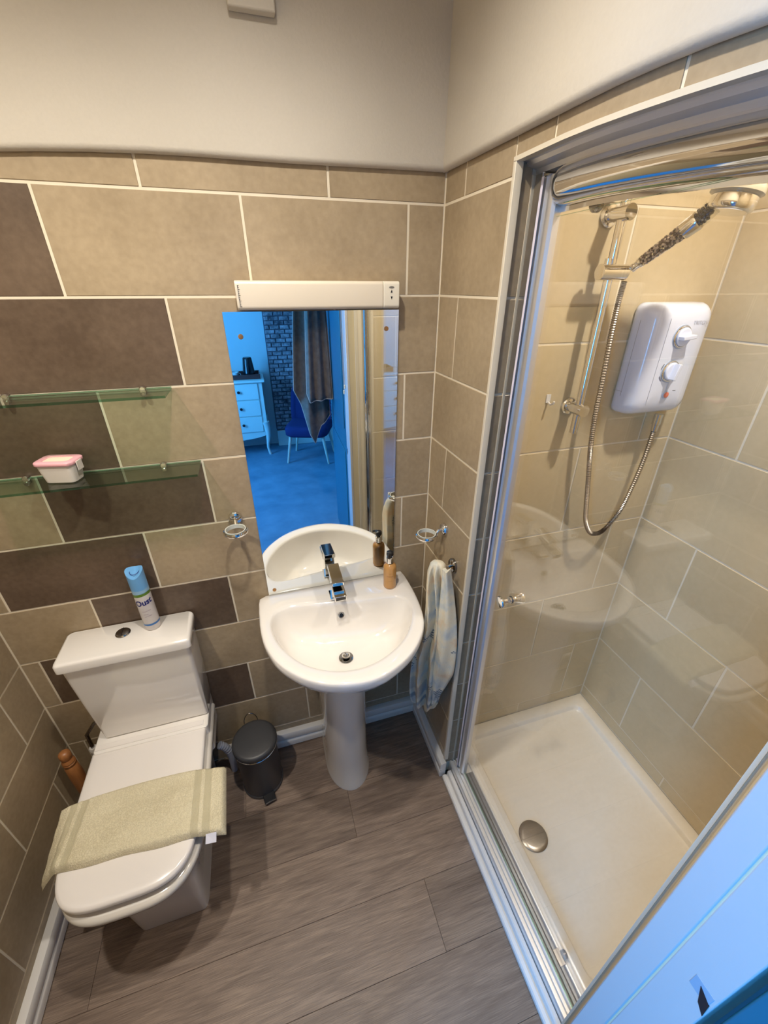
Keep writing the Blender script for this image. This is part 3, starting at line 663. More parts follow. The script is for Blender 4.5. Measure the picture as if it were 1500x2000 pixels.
# (z, cx, cy, half width, half depth)
keys = [(1.026, -.058, -.240, .016, .010), (1.018, -.058, -.240, .024, .018), (.985, -.060, -.241, .031, .021), (.93, -.055, -.248, .040, .020), (.85, -.050, -.252, .044, .020), (.78, -.050, -.254, .046, .020), (.72, -.056, -.252, .052, .024), (.65, -.065, -.247, .058, .026), (.56, -.070, -.247, .062, .026), (.47, -.074, -.248, .061, .025), (.41, -.078, -.248, .056, .022), (.375, -.080, -.248, .048, .018), (.362, -.082, -.248, .032, .010)]
def lerp_keys(keys, z):
    for a, b in zip(keys, keys[1:]):
        if a[0] >= z >= b[0]:
            f = (a[0] - z) / (a[0] - b[0]); return [a[i] + (b[i] - a[i]) * f for i in range(len(a))]
    return list(keys[-1])
bm = nb(); rings = []
for i in range(70):
    z = 1.026 - (1.026 - .362) * i / 69; _, cx, cy, hw, hd = lerp_keys(keys, z); rg = []
    amp = min(1, (1.026 - z) / .08)
    for k in range(64):
        a = 2 * PI * k / 64; x = math.cos(a); y = math.sin(a)
        fold = .75 * math.sin(x * 8.5 + 2.2 * z * 3 + 1.2) * amp * (1 - .5 * x * x)
        p = Vector((cx, cy, z - .012 * x * (1 - amp * .2) if z < .45 else z)) + dw * x * hw + dn * (abs(y) ** .8 * (1 if y > 0 else -1) * hd * (1 + fold) + fold * hd * .5)
        rg.append(p)
    rings.append(rg)
t = THING('hand_towel', (-.07, -.245, .36), 'cream and pale blue patterned hand towel hanging from chrome hook beside basin', 'towel')
loft(bm, rings); OBJ('towel_folds', bm, m_ht, t, ang=70)
bm = nb(); rings = []  # front flap pointing down
for i in range(50):
    f = i / 49; z = 1.022 - .60 * f
    cx = -.050 - .006 * f; cy = -.262 - .020 * math.sin(PI * f) - .006 * f; hw = .012 + .030 * math.sin(PI * min(1, f * 1.05) * .62) * (1 if f < .72 else max(.05, 1 - (f - .72) / .30)); hd = .009
    rg = []
    for k in range(36):
        a = 2 * PI * k / 36; x = math.cos(a); y = math.sin(a)
        p = Vector((cx, cy, z + x * .02 * f)) + dw * (x * hw + .012 + .012 * math.sin(f * 3)) + dn * (y * hd + .004 * math.sin(x * 5 + f * 4) + .020 - .012 * x * x)
        rg.append(p)
    rings.append(rg)
loft(bm, rings); OBJ('front_flap', bm, m_ht, t, ang=70)

# ------------------------------------------------------------------ basin
t = THING('wash_basin', (-.36, -.2, 0), 'white ceramic pedestal wash basin under the mirror', 'basin')
OUT = [(-.590, -.001), (-.617, -.012), (-.621, -.093), (-.619, -.170), (-.608, -.240), (-.579, -.313), (-.525, -.380), (-.460, -.425), (-.385, -.448), (-.310, -.449), (-.240, -.422), (-.180, -.380), (-.132, -.322), (-.105, -.263), (-.092, -.190), (-.088, -.110), (-.092, -.015), (-.115, -.001), (-.35, -.001)]
INN = [(-.555, -.092), (-.582, -.135), (-.578, -.200), (-.555, -.262), (-.510, -.330), (-.450, -.374), (-.380, -.395), (-.310, -.390), (-.245, -.362), (-.185, -.315), (-.145, -.255), (-.128, -.195), (-.140, -.150), (-.180, -.130), (-.260, -.120), (-.350, -.108), (-.440, -.094), (-.500, -.084)]
DC = (-.362, -.222)
def radial(P, c, n, sm=True):
    D = [p.to_tuple()[:2] for p in catmull([(a, b, 0) for a, b in P], 900)] ; out = []
    pol = sorted((math.atan2(y - c[1], x - c[0]), math.hypot(x - c[0], y - c[1])) for x, y in D)
    for k in range(n):
        a = -PI + 2 * PI * (k + .5) / n
        r = min(pol, key=lambda q: abs(q[0] - a))[1]; out.append((a, r))
    return out
NB = 96
ro = radial(OUT, DC, NB); ri = radial(INN, DC, NB)
def ringz(rad, s, z, c=DC, ymax=-.001, extra=0):
    o = []
    for a, r in rad:
        rr_ = r * s + extra; x = c[0] + rr_ * math.cos(a); y = c[1] + rr_ * math.sin(a); o.append((x, min(y, ymax), z))
    return o
def mixr(f): return [(a, r0 * (1 - f) + r1 * f) for (a, r0), (_, r1) in zip(ro, ri)]
bm = nb()
und = []
for z, s, cy in ((.56, .30, -.14), (.62, .40, -.15), (.675, .60, -.18), (.72, .80, -.20), (.76, .925, -.215), (.785, .965, DC[1]), (.790, .975, DC[1])):
    und.append([(DC[0] + r * s * math.cos(a), min(-.001, cy + r * s * math.sin(a)), z) for a, r in ro])
loft(bm, und + [ringz(ro, .99, .795), ringz(ro, 1.0, .806), ringz(ro, 1.0, .819), ringz(ro, .995, .826), ringz(ro, .982, .8295), ringz(mixr(.3), 1, .8305), ringz(mixr(.8), 1, .829), ringz(mixr(.95), 1, .826), ringz(ri, 1.0, .820), ringz(ri, .985, .806), ringz(ri, .95, .778), ringz(ri, .885, .745), ringz(ri, .78, .715), ringz(ri, .62, .696), ringz(ri, .40, .686), ringz(ri, .2, .682), ringz(ri, .10, .680)])
OBJ('bowl', bm, m_cer, t, ang=70)
bm = nb(); lathe(bm, [(.017, 0), (.024, .0015), (.024, .003), (.019, .0035)], (DC[0], DC[1], .6815), 36); pw = OBJ('waste_ring', bm, m_chrd, t)
bm = nb(); lathe(bm, [(.004, 0), (.004, .008), (.013, .0085), (.014, .011), (.011, .0145), (.001, .016)], (DC[0], DC[1], .6835), 32); OBJ('waste_plug', bm, m_chr, t, label='chrome pop-up plug')
# overflow on the rear slope
on_ = Vector((0, -.86, .5)).normalized(); oc = Vector((-.352, -.1175, .776))
bm = nb(); torus(bm, oc, .0095, .0022, on_, 28, 10); ov = OBJ('overflow_ring', bm, m_chr, t)
bm = nb(); lathe(bm, [(.008, -.004), (.008, .001)], oc, 24, on_); OBJ('overflow_hole', bm, m_black, ov)
# pedestal
bm = nb(); rg = []
for z, hw, yf in ((0, .090, -.284), (.012, .089, -.283), (.03, .084, -.275), (.15, .082, -.270), (.30, .082, -.272), (.45, .085, -.278), (.56, .092, -.285), (.62, .105, -.29)):
    cx = -.372; r = []; yb = -.032
    for k in range(25):
        a = PI + PI * k / 24; r.append((cx + hw * math.cos(a), -.150 + (yf + .150) * -math.sin(a), z))
    r += [(cx + hw * .98, yb, z), (cx - hw * .98, yb, z)]; rg.append(r)
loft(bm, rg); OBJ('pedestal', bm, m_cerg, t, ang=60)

# tap
t = THING('mixer_tap', (-.357, -.07, .831), 'square chrome waterfall mixer tap on the basin', 'tap')
bm = nb(); box(bm, -.381, -.333, -.096, -.046, .8305, .836); OBJ('base_plate', bm, m_chr, t, bevel=.001)
bm = nb(); box(bm, -.375, -.339, -.090, -.052, .836, .915); OBJ('tap_body', bm, m_chr, t, bevel=.0015)
bm = nb(); rx = Matrix.Translation((-.357, -.07, .895)) @ Matrix.Rotation(.10, 4, 'X'); box(bm, -.0195, .0195, -.092, -.02, -.010, .010, rx); sp_ = OBJ('spout', bm, m_chr, t, bevel=.0015)
bm = nb(); box(bm, -.0165, .0165, -.0924, -.085, -.006, .0075, rx); OBJ('spout_mouth', bm, m_black, sp_)
bm = nb(); rx = Matrix.Translation((-.357, -.062, .927)) @ Matrix.Rotation(.13, 4, 'X'); box(bm, -.0195, .0195, -.066, .030, -.007, .007, rx); OBJ('lever', bm, m_chr, t, bevel=.0015)
bm = nb(); lathe(bm, [(.012, 0), (.012, .01)], (-.357, -.07, .912), 20); OBJ('lever_stem', bm, m_chr, t)

# soap bottle
bx, by = -.163, -.076
t = THING('soap_dispenser', (bx, by, .830), 'amber liquid soap bottle with black pump on the basin corner', 'soap bottle')
bm = nb(); lathe(bm, [(.020, 0), (.0225, .002), (.023, .006), (.023, .083), (.0215, .091), (.016, .097), (.0105, .100), (.0105, .103)], (bx, by, .8305), 36); OBJ('bottle', bm, m_soap, t, ang=50)
bm = nb(); lathe(bm, [(.0125, 0), (.0125, .020), (.010, .022)], (bx, by, .9335), 28); OBJ('chrome_collar', bm, m_chr, t)
nd = Vector((-.55, -.84, 0)).normalized(); c = Vector((bx, by, 0))
bm = nb(); lathe(bm, [(.006, 0), (.006, .006), (.0115, .007), (.0125, .012), (.0115, .021), (.006, .025), (.001, .0255)], (bx, by, .9555), 24)
tube(bm, [c + Vector((0, 0, .972)), c + nd * .012 + Vector((0, 0, .973)), c + nd * .026 + Vector((0, 0, .967))], [.006, .0055, .004], 12); OBJ('pump_head', bm, m_black, t)
bm = nb()
def on_cyl(cx, cy, R, ang0): return lambda a, b: (cx + R * math.sin(ang0 + a / R), cy - R * math.cos(ang0 + a / R), b)
f_ = on_cyl(bx, by, .0233, -.28)
def strokes(bm, f, segs, th):
    for (a0, b0, a1, b1) in segs:
        n = max(1, int(abs(a1 - a0) / .004)); dx, dz = a1 - a0, b1 - b0; ln = math.hypot(dx, dz) or 1; ox, oz = -dz / ln * th / 2, dx / ln * th / 2
        for k in range(n):
            p0 = (a0 + dx * k / n, b0 + dz * k / n); p1 = (a0 + dx * (k + 1) / n, b0 + dz * (k + 1) / n)
            bm.faces.new([bm.verts.new(f(p[0] + s * ox, p[1] + s * oz)) for p, s in ((p0, -1), (p1, -1), (p1, 1), (p0, 1))])
sg = []
for k in range(6): x = -.011 + k * .0042; sg += [(x, .884, x, .8885), (x, .884 + .0045 * (k % 2), x + .0025, .884 + .0045 * ((k + 1) % 2))]
for k in range(5): x = -.007 + k * .003; sg += [(x, .866, x + .002, .8665)]
for k in range(3): x = -.003 + k * .003; sg += [(x, .898, x + .002, .899)]
strokes(bm, f_, sg, .0009); OBJ('printed_label', bm, m_print, t, smooth=False)

# ------------------------------------------------------------------ toilet
t = THING('toilet', (-1.02, -.3, 0), 'white close-coupled toilet with closed square-ish lid', 'toilet')
def dsec(cx, hw, yb, yf, z, ex, n=64):
    """rounded outline: straight back at yb, superellipse front reaching yf"""
    out = []; ym = (yb + yf) / 2 if ex > 3 else yb + (yf - yb) * .45
    for k in range(n):
        a = PI + PI * k / (n - 1); c, s = math.cos(a), math.sin(a)
        out.append((cx + hw * (abs(c) ** (2 / ex)) * (1 if c > 0 else -1), ym + (yf - ym) * (abs(s) ** (2 / ex)), z))
    out += [(cx + hw, ym + (yb - ym) * .5, z), (cx + hw, yb, z), (cx, yb, z), (cx - hw, yb, z), (cx - hw, ym + (yb - ym) * .5, z)]
    return out
bm = nb()
loft(bm, [dsec(-1.010, .102, -.03, -.496, 0, 16), dsec(-1.010, .102, -.03, -.497, .004, 16), dsec(-1.012, .108, -.03, -.500, .12, 14), dsec(-1.016, .122, -.03, -.505, .22, 11), dsec(-1.022, .145, -.03, -.515, .285, 7.5),
          dsec(-1.028, .166, -.03, -.545, .325, 4.6), dsec(-1.030, .178, -.03, -.580, .350, 3.6), dsec(-1.030, .186, -.03, -.600, .368, 3.3), dsec(-1.030, .1865, -.03, -.603, .380, 3.3), dsec(-1.030, .186, -.03, -.602, .387, 3.3), dsec(-1.030, .181, -.03, -.597, .3925, 3.3), dsec(-1.030, .172, -.03, -.585, .394, 3.3)])
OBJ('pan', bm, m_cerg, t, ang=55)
bm = nb(); prism(bm, rrect(-1.203, -.850, -.158, -.004, .012), .30, .436); OBJ('cistern_deck', bm, m_cer, t, bevel=.003)
bm = nb(); loft(bm, [dsec(-1.031, .165, -.150, -.572, .3945, 3.4), dsec(-1.031, .169, -.150, -.577, .397, 3.4), dsec(-1.031, .169, -.150, -.577, .409, 3.4), dsec(-1.031, .165, -.150, -.573, .4115, 3.4)]); OBJ('seat_ring', bm, m_seat, t, ang=55)
bm = nb()
def lsec(i, z): return dsec(-1.033, .1745 - i, -.148 - i, -.586 + i, z, 3.7)
loft(bm, [lsec(.004, .4125), lsec(0, .415), lsec(0, .424), lsec(.002, .4285), lsec(.008, .4315), lsec(.03, .4325), lsec(.08, .4328)]); OBJ('lid', bm, m_seat, t, ang=55)
bm = nb(); box(bm, -1.20, -.865, -.147, -.128, .436, .4385); OBJ('hinge_strip', bm, m_seat, t, bevel=.001)
# cistern (own body part)
bm = nb()
def cs(x0, x1, yf, z, r=.012): return [(x, y, z) for x, y in rrect(x0, x1, yf, -.004, r, 4)]
loft(bm, [cs(-1.172, -.853, -.104, .437), cs(-1.178, -.848, -.110, .442), cs(-1.184, -.842, -.122, .62), cs(-1.187, -.838, -.133, .79)]); OBJ('cistern', bm, m_cer, t, ang=50)
bm = nb(); loft(bm, [cs(-1.190, -.834, -.136, .7905), cs(-1.197, -.830, -.142, .794), cs(-1.197, -.830, -.142, .818), cs(-1.194, -.833, -.139, .824), cs(-1.188, -.839, -.133, .826)]); OBJ('cistern_lid', bm, m_cer, t, ang=50)
bm = nb(); lathe(bm, [(.0215, 0), (.0215, .003), (.019, .006), (.009, .0082), (.0005, .0085)], (-1.030, -.052, .8255), 32); fb = OBJ('flush_button', bm, m_chrd, t, label='domed chrome push button')
bm = nb(); box(bm, -1.0305, -1.0295, -.070, -.034, .833, .8346); OBJ('button_split', bm, m_black, fb, smooth=False)

# folded bath mat over the lid
t = THING('bath_mat', (-1.01, -.40, .433), 'folded sage-cream bath mat draped across the closed toilet lid', 'bath mat')
CN = {'bl': (-1.248, -.313), 'br': (-.786, -.318), 'fr': (-.783, -.504), 'fl': (-1.262, -.478)}
NX, NY = 96, 40
def matpt(u, v, top):
    x = (CN['bl'][0] * (1 - v) + CN['fl'][0] * v) * (1 - u) + (CN['br'][0] * (1 - v) + CN['fr'][0] * v) * u
    y = (CN['bl'][1] * (1 - v) + CN['fl'][1] * v) * (1 - u) + (CN['br'][1] * (1 - v) + CN['fr'][1] * v) * u
    y += .010 * math.sin(PI * u) * (1 - v) * 1.6 + .002 * math.sin(u * 17) * v
    z = .4335
    dl = max(0, -1.205 - x); dr = max(0, x + .862)
    z -= .9 * dl ** 1.1 * (.3 + .9 * v) * 1.4 + .25 * dr * (.5 + v * .6)
    x += dl * .12
    e = min(u, 1 - u) * .46; f = min(v, 1 - v) * .19
    th = .020 * min(1, (min(e, f) / .010)) ** .5 if min(e, f) > 0 else 0
    band = 0
    for c in (.105, .165, .835, .895):
        if abs(u - c) < .022: band = 1
    th += .0012 * math.sin(v * 22 + u * 9) * (1 if th > .01 else 0) - .0022 * band * (1 if th > .01 else 0)
    return (x, y, z + (th + .0005 if top else 0))
bm = nb(); T = [[bm.verts.new(matpt(i / NX, j / NY, True)) for j in range(NY + 1)] for i in range(NX + 1)]
Bv = [[bm.verts.new(matpt(i / NX, j / NY, False)) for j in range(NY + 1)] for i in range(NX + 1)]
for i in range(NX):
    for j in range(NY):
        f = bm.faces.new((T[i][j], T[i + 1][j], T[i + 1][j + 1], T[i][j + 1])); uc = (i + .5) / NX
        f.material_index = 1 if any(abs(uc - c) < .022 for c in (.105, .165, .835, .895)) else 0
        bm.faces.new((Bv[i][j], Bv[i][j + 1], Bv[i + 1][j + 1], Bv[i + 1][j]))
for i in range(NX): bm.faces.new((T[i][0], Bv[i][0], Bv[i + 1][0], T[i + 1][0])); bm.faces.new((T[i][NY], T[i + 1][NY], Bv[i + 1][NY], Bv[i][NY]))
for j in range(NY): bm.faces.new((T[0][j], T[0][j + 1], Bv[0][j + 1], Bv[0][j])); bm.faces.new((T[NX][j], Bv[NX][j], Bv[NX][j + 1], T[NX][j + 1]))
weave(m_band, lin(192, 182, 150), lin(208, 198, 166), 700)
OBJ('mat_cloth', bm, [m_mat, m_band], t, ang=80)
bm = nb(); v_ = [(-.833, -.500, .436), (-.806, -.500, .432), (-.808, -.519, .418), (-.835, -.519, .424)]
loft(bm, [v_, [(a, b - .0006, c + .0008) for a, b, c in v_]]); OBJ('care_tag', bm, M('white_tag', lin(214, 214, 226), .6), t, smooth=False, label='small white sewn label')

# aerosol can
cx_, cy_ = -.945, -.044
t = THING('air_freshener', (cx_, cy_, .826), 'tall air freshener aerosol with pale blue cap on the cistern lid', 'spray can')
bm = nb(); lathe(bm, [(.0215, 0), (.0235, .003), (.0235, .150), (.0225, .156)], (cx_, cy_, .8265), 40); cb = OBJ('can_body', bm, m_canw, t)
def band(z0, z1, mat, wave=0, name='label_band'):
    bm = nb(); n = 40
    loft(bm, [[(cx_ + .0237 * math.cos(2 * PI * k / n), cy_ + .0237 * math.sin(2 * PI * k / n), z + wave * math.sin(2 * PI * k / n * 1 + 2.4)) for k in range(n)] for z in (z0, z1)], False, False); OBJ(name, bm, mat, t)
band(.9815 - .013, .985, m_canl, .002); band(.958, .968, m_cang, .004); band(.846, .853, m_canbl, .0015)
bm = nb(); n = 40; rg = []
for f in (0, .5, .9, 1):
    rg.append([(cx_ + .0238 * math.cos(2 * PI * k / n), cy_ + .0238 * math.sin(2 * PI * k / n), .983 + (.052 + .012 * (abs(math.cos(2 * PI * k / n)) ** 1.6) + .008 * math.sin(2 * PI * k / n)) * f) for k in range(n)])
rg.append([(x + (cx_ - x) * .14, y + (cy_ - y) * .14, z - .001) for x, y, z in rg[3]])
rg.append([(x + (cx_ - x) * .5, y + (cy_ - y) * .5, 1.034 + (z - 1.035) * .45) for x, y, z in rg[3]])
rg.append([(x + (cx_ - x) * .97, y + (cy_ - y) * .97, 1.033) for x, y, z in rg[3]])
loft(bm, rg); cp = OBJ('blue_cap', bm, m_canb, t, ang=50)
bm = nb(); pts = [(cx_ + .0125 * math.cos(a), cy_ + .0125 * math.sin(a), 1.0385 + .0016 * math.cos(2 * a)) for a in [PI * .95 + PI * 1.1 * k / 14 for k in range(15)]]; tube(bm, pts, .0009, 8); OBJ('nozzle_groove', bm, m_navy, cp)
g_ = on_cyl(cx_, cy_, .02385, .14)
text_mesh('Oust', .0275, lambda a, b: g_(a * .88, .937 + b * 1.05 + a * .14), m_navy, t, 'brand_lettering', offset=.0009)
bm = nb(); sg = []
r_ = random.Random(3)
for zz, a0, a1 in ((.905, -.012, .013), (.893, -.011, .001), (.885, -.010, .012)):
    a = a0
    while a < a1: sg.append((a, zz + a * .1, a + .0016, zz + a * .1 + r_.uniform(-.0014, .0014))); a += .0017
strokes(bm, g_, sg, .0007); OBJ('small_print', bm, M('purple_print', lin(120, 60, 110), .5), t, smooth=False)

# pipes by the toilet
t = THING('isolation_valve', (-1.262, -.04, 0), 'white water supply pipe with valve left of the toilet', 'pipe')
bm = nb(); tube(bm, [(-1.262, -.045, .001), (-1.262, -.045, .30)], .0075, 14); OBJ('pipe', bm, m_wht, t)
bm = nb(); lathe(bm, [(.011, 0), (.013, .003), (.013, .030), (.011, .034)], (-1.262, -.045, .300), 20); OBJ('valve_collar', bm, m_wht, t)
bm = nb(); tube(bm, [(-1.262, -.045, .330), (-1.262, -.042, .40), (-1.23, -.035, .44), (-1.19, -.03, .445)], .006, 12); OBJ('braided_tail', bm, m_chrd, t)
t = THING('waste_pipe', (-.85, -.07, 0), 'grey-white ribbed pipe connector between toilet and pedal bin', 'pipe')
bm = nb(); pr_ = [(-.864, -.055, .175), (-.850, -.055, .160), (-.838, -.056, .135), (-.832, -.058, .10), (-.832, -.058, .0)]
tube(bm, catmull(pr_, 40, False), [.0135 + (.002 if (i // 2) % 2 and i < 26 else 0) for i in range(41)], 20); OBJ('ribbed_pipe', bm, M('bluish_plastic', lin(176, 180, 192), .35), t, ang=50)

# wooden-handled toilet brush
t = THING('toilet_brush', (-1.298, -.125, 0), 'turned wooden handle of a brush standing between toilet and wall', 'toilet brush')
bm = nb(); lathe(bm, [(.014, .0), (.0165, .012), (.0175, .10), (.020, .22), (.0215, .30), (.0195, .352), (.0165, .356), (.0195, .360), (.0195, .366), (.0165, .369), (.0195, .373), (.0175, .380), (.0145, .386), (.0165, .392), (.0175, .402), (.0165, .414), (.011, .420), (.001, .4215)], (-1.300, -.115, .012), 28); OBJ('wooden_handle', bm, m_wood, t, ang=40)
bm = nb(); lathe(bm, [(.036, 0), (.037, .004), (.034, .012), (.018, .014)], (-1.300, -.115, .0), 32); OBJ('base', bm, m_wood, t)

# pedal bin
t = THING('pedal_bin', (-.728, -.133, 0), 'small dark grey pedal bin on the floor left of the pedestal', 'bin')
bc = (-.718, -.135)
bm = nb(); lathe(bm, [(.076, 0), (.079, .003), (.079, .014), (.076, .017), (.076, .238), (.078, .241)], (*bc, 0), 48); OBJ('bin_body', bm, m_bin, t)
bm = nb(); torus(bm, (*bc, .2430), .0800, .0024, (0, 0, 1), 56, 8); OBJ('chrome_rim', bm, m_chr, t)
bm = nb(); lathe(bm, [(.0805, 0), (.083, .003), (.083, .016), (.080, .022), (.070, .0245), (.04, .0262), (.001, .0266)], (*bc, .2465), 48); OBJ('lid', bm, m_bin, t, ang=50)
hc = Vector((bc[0] - .012, bc[1] + .080, .250)); bm = nb()
tube(bm, [hc + Vector((.026 * math.cos(a), .010 + .006 * math.sin(a), .045 * math.sin(a))) for a in [PI * k / 14 for k in range(15)]], .0017, 10); OBJ('carry_loop', bm, m_chrd, t)
pd = Vector((.22, -.975, 0)).normalized(); px_ = Vector((pd.y, -pd.x, 0)) * -1
pc = Vector((*bc, 0)) + pd * .096
bm = nb(); R4 = Matrix.Translation(pc) @ Matrix(((px_.x, pd.x, 0), (px_.y, pd.y, 0), (0, 0, 1))).to_4x4()
box(bm, -.022, .022, -.022, .012, .014, .020, R4); box(bm, -.012, .012, -.03, -.018, .006, .02, R4); OBJ('foot_pedal', bm, m_black, t, bevel=.002)
bm = nb(); box(bm, -.020, .020, .0122, .0134, .0185, .0205, R4); OBJ('pedal_edge', bm, m_chr, t, smooth=False)

# ------------------------------------------------------------------ doorway
t = THING('door_1', (-.045, -1.11, 0), 'white painted doorway lining at the bathroom entrance', 'door frame', kind='structure')
bm = nb(); box(bm, -.0470, -.032, -1.108, -1.0685, 0, 2.06); OBJ('jamb', bm, m_gloss, t, bevel=.0025)
bm = nb(); box(bm, -.0455, -.032, -1.168, -1.1095, 0, 2.06); OBJ('jamb_stop', bm, m_gloss, t, bevel=.002)
bm = nb(); box(bm, -.760, -.7455, -1.168, -1.0685, 0, 2.06); OBJ('jamb', bm, m_gloss, t, bevel=.003)
bm = nb(); box(bm, -.76, -.032, -1.168, -1.0685, 2.05, 2.065); OBJ('head', bm, m_gloss, t, bevel=.003)
bm = nb(); box(bm, -.0463, -.0452, -1.163, -1.137, .896, .926); kp = OBJ('latch_keeper', bm, M('grey_blue_plate', lin(150, 170, 190), .4), t, bevel=.0004, label='small pale keeper plate on the jamb')
bm = nb(); prism(bm, [(-1.147, .918), (-1.164, .905), (-1.1665, .872), (-1.155, .886)], -.0472, -.0455, 'x'); OBJ('keeper_recess', bm, M('recess_dark', lin(40, 24, 22), .6), kp, smooth=False, label='dark recess at the keeper, painted as a flat patch')  # recess built as a raised prism, its darkness put into the colour

# door leaf opened into the bedroom
t = THING('bedroom_door', (-.02, -1.55, 0), 'teal gloss painted door standing open into the bedroom', 'door')
dA = Vector((-.036, -1.180, 0)); dB = Vector((.004, -1.93, 0)); dd = (dB - dA).normalized(); dnn = Vector((-dd.y, dd.x, 0)) * 1
if dnn.x < 0: dnn = -dnn
mt_ = Matrix.Translation(dA) @ Matrix(((dnn.x, dd.x, 0), (dnn.y, dd.y, 0), (0, 0, 1))).to_4x4()
bm = nb(); box(bm, 0, .036, 0, (dB - dA).length, .008, 2.0, mt_); OBJ('door_leaf', bm, m_door, t, bevel=.002)
for z0, z1 in ((.2, .85), (1.0, 1.85)):
    bm = nb(); box(bm, -.004, .0, .10, (dB - dA).length - .10, z0, z1, mt_); OBJ('raised_panel', bm, m_door, t, bevel=.003)

# towels / robe on the door hook
def hang(name, x0, x1, y0, y1, ztop, prof, mat, label, seed, th=.022):
    """prof: list of (u, zbottom) hem heights; hangs between two plan points"""
    t = THING(name, ((x0 + x1) / 2, (y0 + y1) / 2, min(p[1] for p in prof)), label, 'towel', 'towels on the back of the door')
    r = random.Random(seed); NXh, NZ = 40, 30; bm = nb(); d = Vector((x1 - x0, y1 - y0, 0)); nrm = Vector((-d.y, d.x, 0)).normalized()
    def pt(i, j, s):
        u = i / NXh; v = j / NZ
        for a, b in zip(prof, prof[1:]):
            if a[0] <= u <= b[0]: zb = a[1] + (b[1] - a[1]) * (u - a[0]) / (b[0] - a[0]); break
        z = ztop + (zb - ztop) * v; sp = .45 + .55 * v ** .6; uu = .5 + (u - .5) * sp + .10 * (1 - v)
        p = Vector((x0, y0, z)) + d * uu + nrm * (.018 * math.sin(u * 15 + seed) * (.4 + v * .6) + s * th / 2 * min(1, min(u, 1 - u) * 14 + .15) * min(1, (1 - v) * 18 + .2))
        return p
    F = [[bm.verts.new(pt(i, j, 1)) for j in range(NZ + 1)] for i in range(NXh + 1)]; Bk = [[bm.verts.new(pt(i, j, -1)) for j in range(NZ + 1)] for i in range(NXh + 1)]
    for i in range(NXh):
        for j in range(NZ):
            bm.faces.new((F[i][j], F[i + 1][j], F[i + 1][j + 1], F[i][j + 1])); bm.faces.new((Bk[i][j], Bk[i][j + 1], Bk[i + 1][j + 1], Bk[i + 1][j]))
        bm.faces.new((F[i][0], Bk[i][0], Bk[i + 1][0], F[i + 1][0])); f = bm.faces.new((F[i][NZ], F[i + 1][NZ], Bk[i + 1][NZ], Bk[i][NZ]))
    for j in range(NZ): bm.faces.new((F[0][j], F[0][j + 1], Bk[0][j + 1], Bk[0][j])); bm.faces.new((F[NXh][j], Bk[NXh][j], Bk[NXh][j + 1], F[NXh][j + 1]))
    OBJ('cloth', bm, mat, t, ang=80)
    for i0 in (0, NXh):
        bm = nb(); tube(bm, [pt(i0, j, .0) for j in range(NZ + 1)], .0035, 8); OBJ('side_hem', bm, m_twe, t)
    bm = nb(); tube(bm, [pt(i, NZ, .0) for i in range(NXh + 1)], .0035, 8); OBJ('bottom_hem', bm, m_twe, t)
    return t, pt, nrm
hang('bath_towel', -.27, -.02, -1.875, -1.86, 1.93, [(0, 1.13), (.18, 1.02), (.36, .80), (.50, .72), (.72, .86), (1, .93)], m_tw, 'long taupe bath towel hanging lowest from the door hook', 2)
hang('hanging_towel', -.19, -.015, -1.765, -1.755, 1.93, [(0, 1.12), (.1, 1.06), (.5, 1.07), (1, 1.08)], m_tw, 'shorter folded taupe towel hanging over the long one', 6)
bm = nb(); tube(bm, [(.045, -1.83, 1.945), (-.03, -1.83, 1.93), (-.14, -1.83, 1.925), (-.15, -1.83, 1.945)], .006, 10)
OBJ('door_hook', bm, m_chrd, label='metal hook arm on the open door holding the towels', cat='hook')

# pull cords on the cream wall beside the doorway
for k, (x, y, z, lb) in enumerate(((-.056, -1.128, 1.27, 'left-hand light pull cord hanging beside the doorway'), (-.052, -1.122, 1.30, 'right-hand light pull cord hanging beside the doorway'))):
    t = THING('pull_cord', (x, y, z), lb, 'pull cord', 'pull cords')
    bm = nb(); tube(bm, [(x - .004, y, CEIL - .001), (x - .004 + .002 * k, y, 1.9), (x, y, z)], .0012, 6); OBJ('cord', bm, m_cord, t)
    bm = nb(); lathe(bm, [(.001, 0), (.0045, -.004), (.0035, -.022), (.001, -.024)], (x, y, z), 12); OBJ('pull_bob', bm, m_cream, t)

# ceiling downlights
for i, (x, y) in enumerate(DOWN):
    t = THING('downlight', (x, y, CEIL - .01), ('round ceiling downlight above the basin side', 'round ceiling downlight above the toilet', 'round ceiling downlight inside the shower')[i], 'ceiling light', 'ceiling downlights')
    bm = nb(); torus(bm, (x, y, CEIL - .004), .042, .004, (0, 0, 1)); OBJ('bezel', bm, m_chr2, t)
    bm = nb(); lathe(bm, [(.038, 0), (.038, .004)], (x, y, CEIL - .006), 28); OBJ('lens', bm, m_lens, t)

# ------------------------------------------------------------------ bedroom seen in the mirror
def st(name, x0, x1, y0, y1, z0, z1, mat, label): return wallbox(name, x0, x1, y0, y1, z0, z1, mat, label)
st('floor_bedroom', -2.3, 1.6, -4.4, -1.165, -.03, 0, m_carp, 'blue-grey bedroom carpet seen in the mirror')
st('ceiling_bedroom', -2.3, 1.6, -4.4, -1.165, 2.46, 2.5, m_ceil, 'bedroom ceiling')
st('wall_bedroom_back', -2.3, 1.6, -4.4, -4.10, 0, 2.46, m_bwall, 'painted bedroom wall behind the chest of drawers')
st('wall_bedroom_right', 1.5, 1.6, -4.1, -1.165, 0, 2.46, m_bwall, 'right bedroom wall')
bm = nb(); box(bm, -2.3, -2.2, -4.1, -2.95, 0, 2.46); box(bm, -2.3, -2.2, -1.75, -1.165, 0, 2.46); box(bm, -2.3, -2.2, -2.95, -1.75, 0, .8); box(bm, -2.3, -2.2, -2.95, -1.75, 2.3, 2.46)
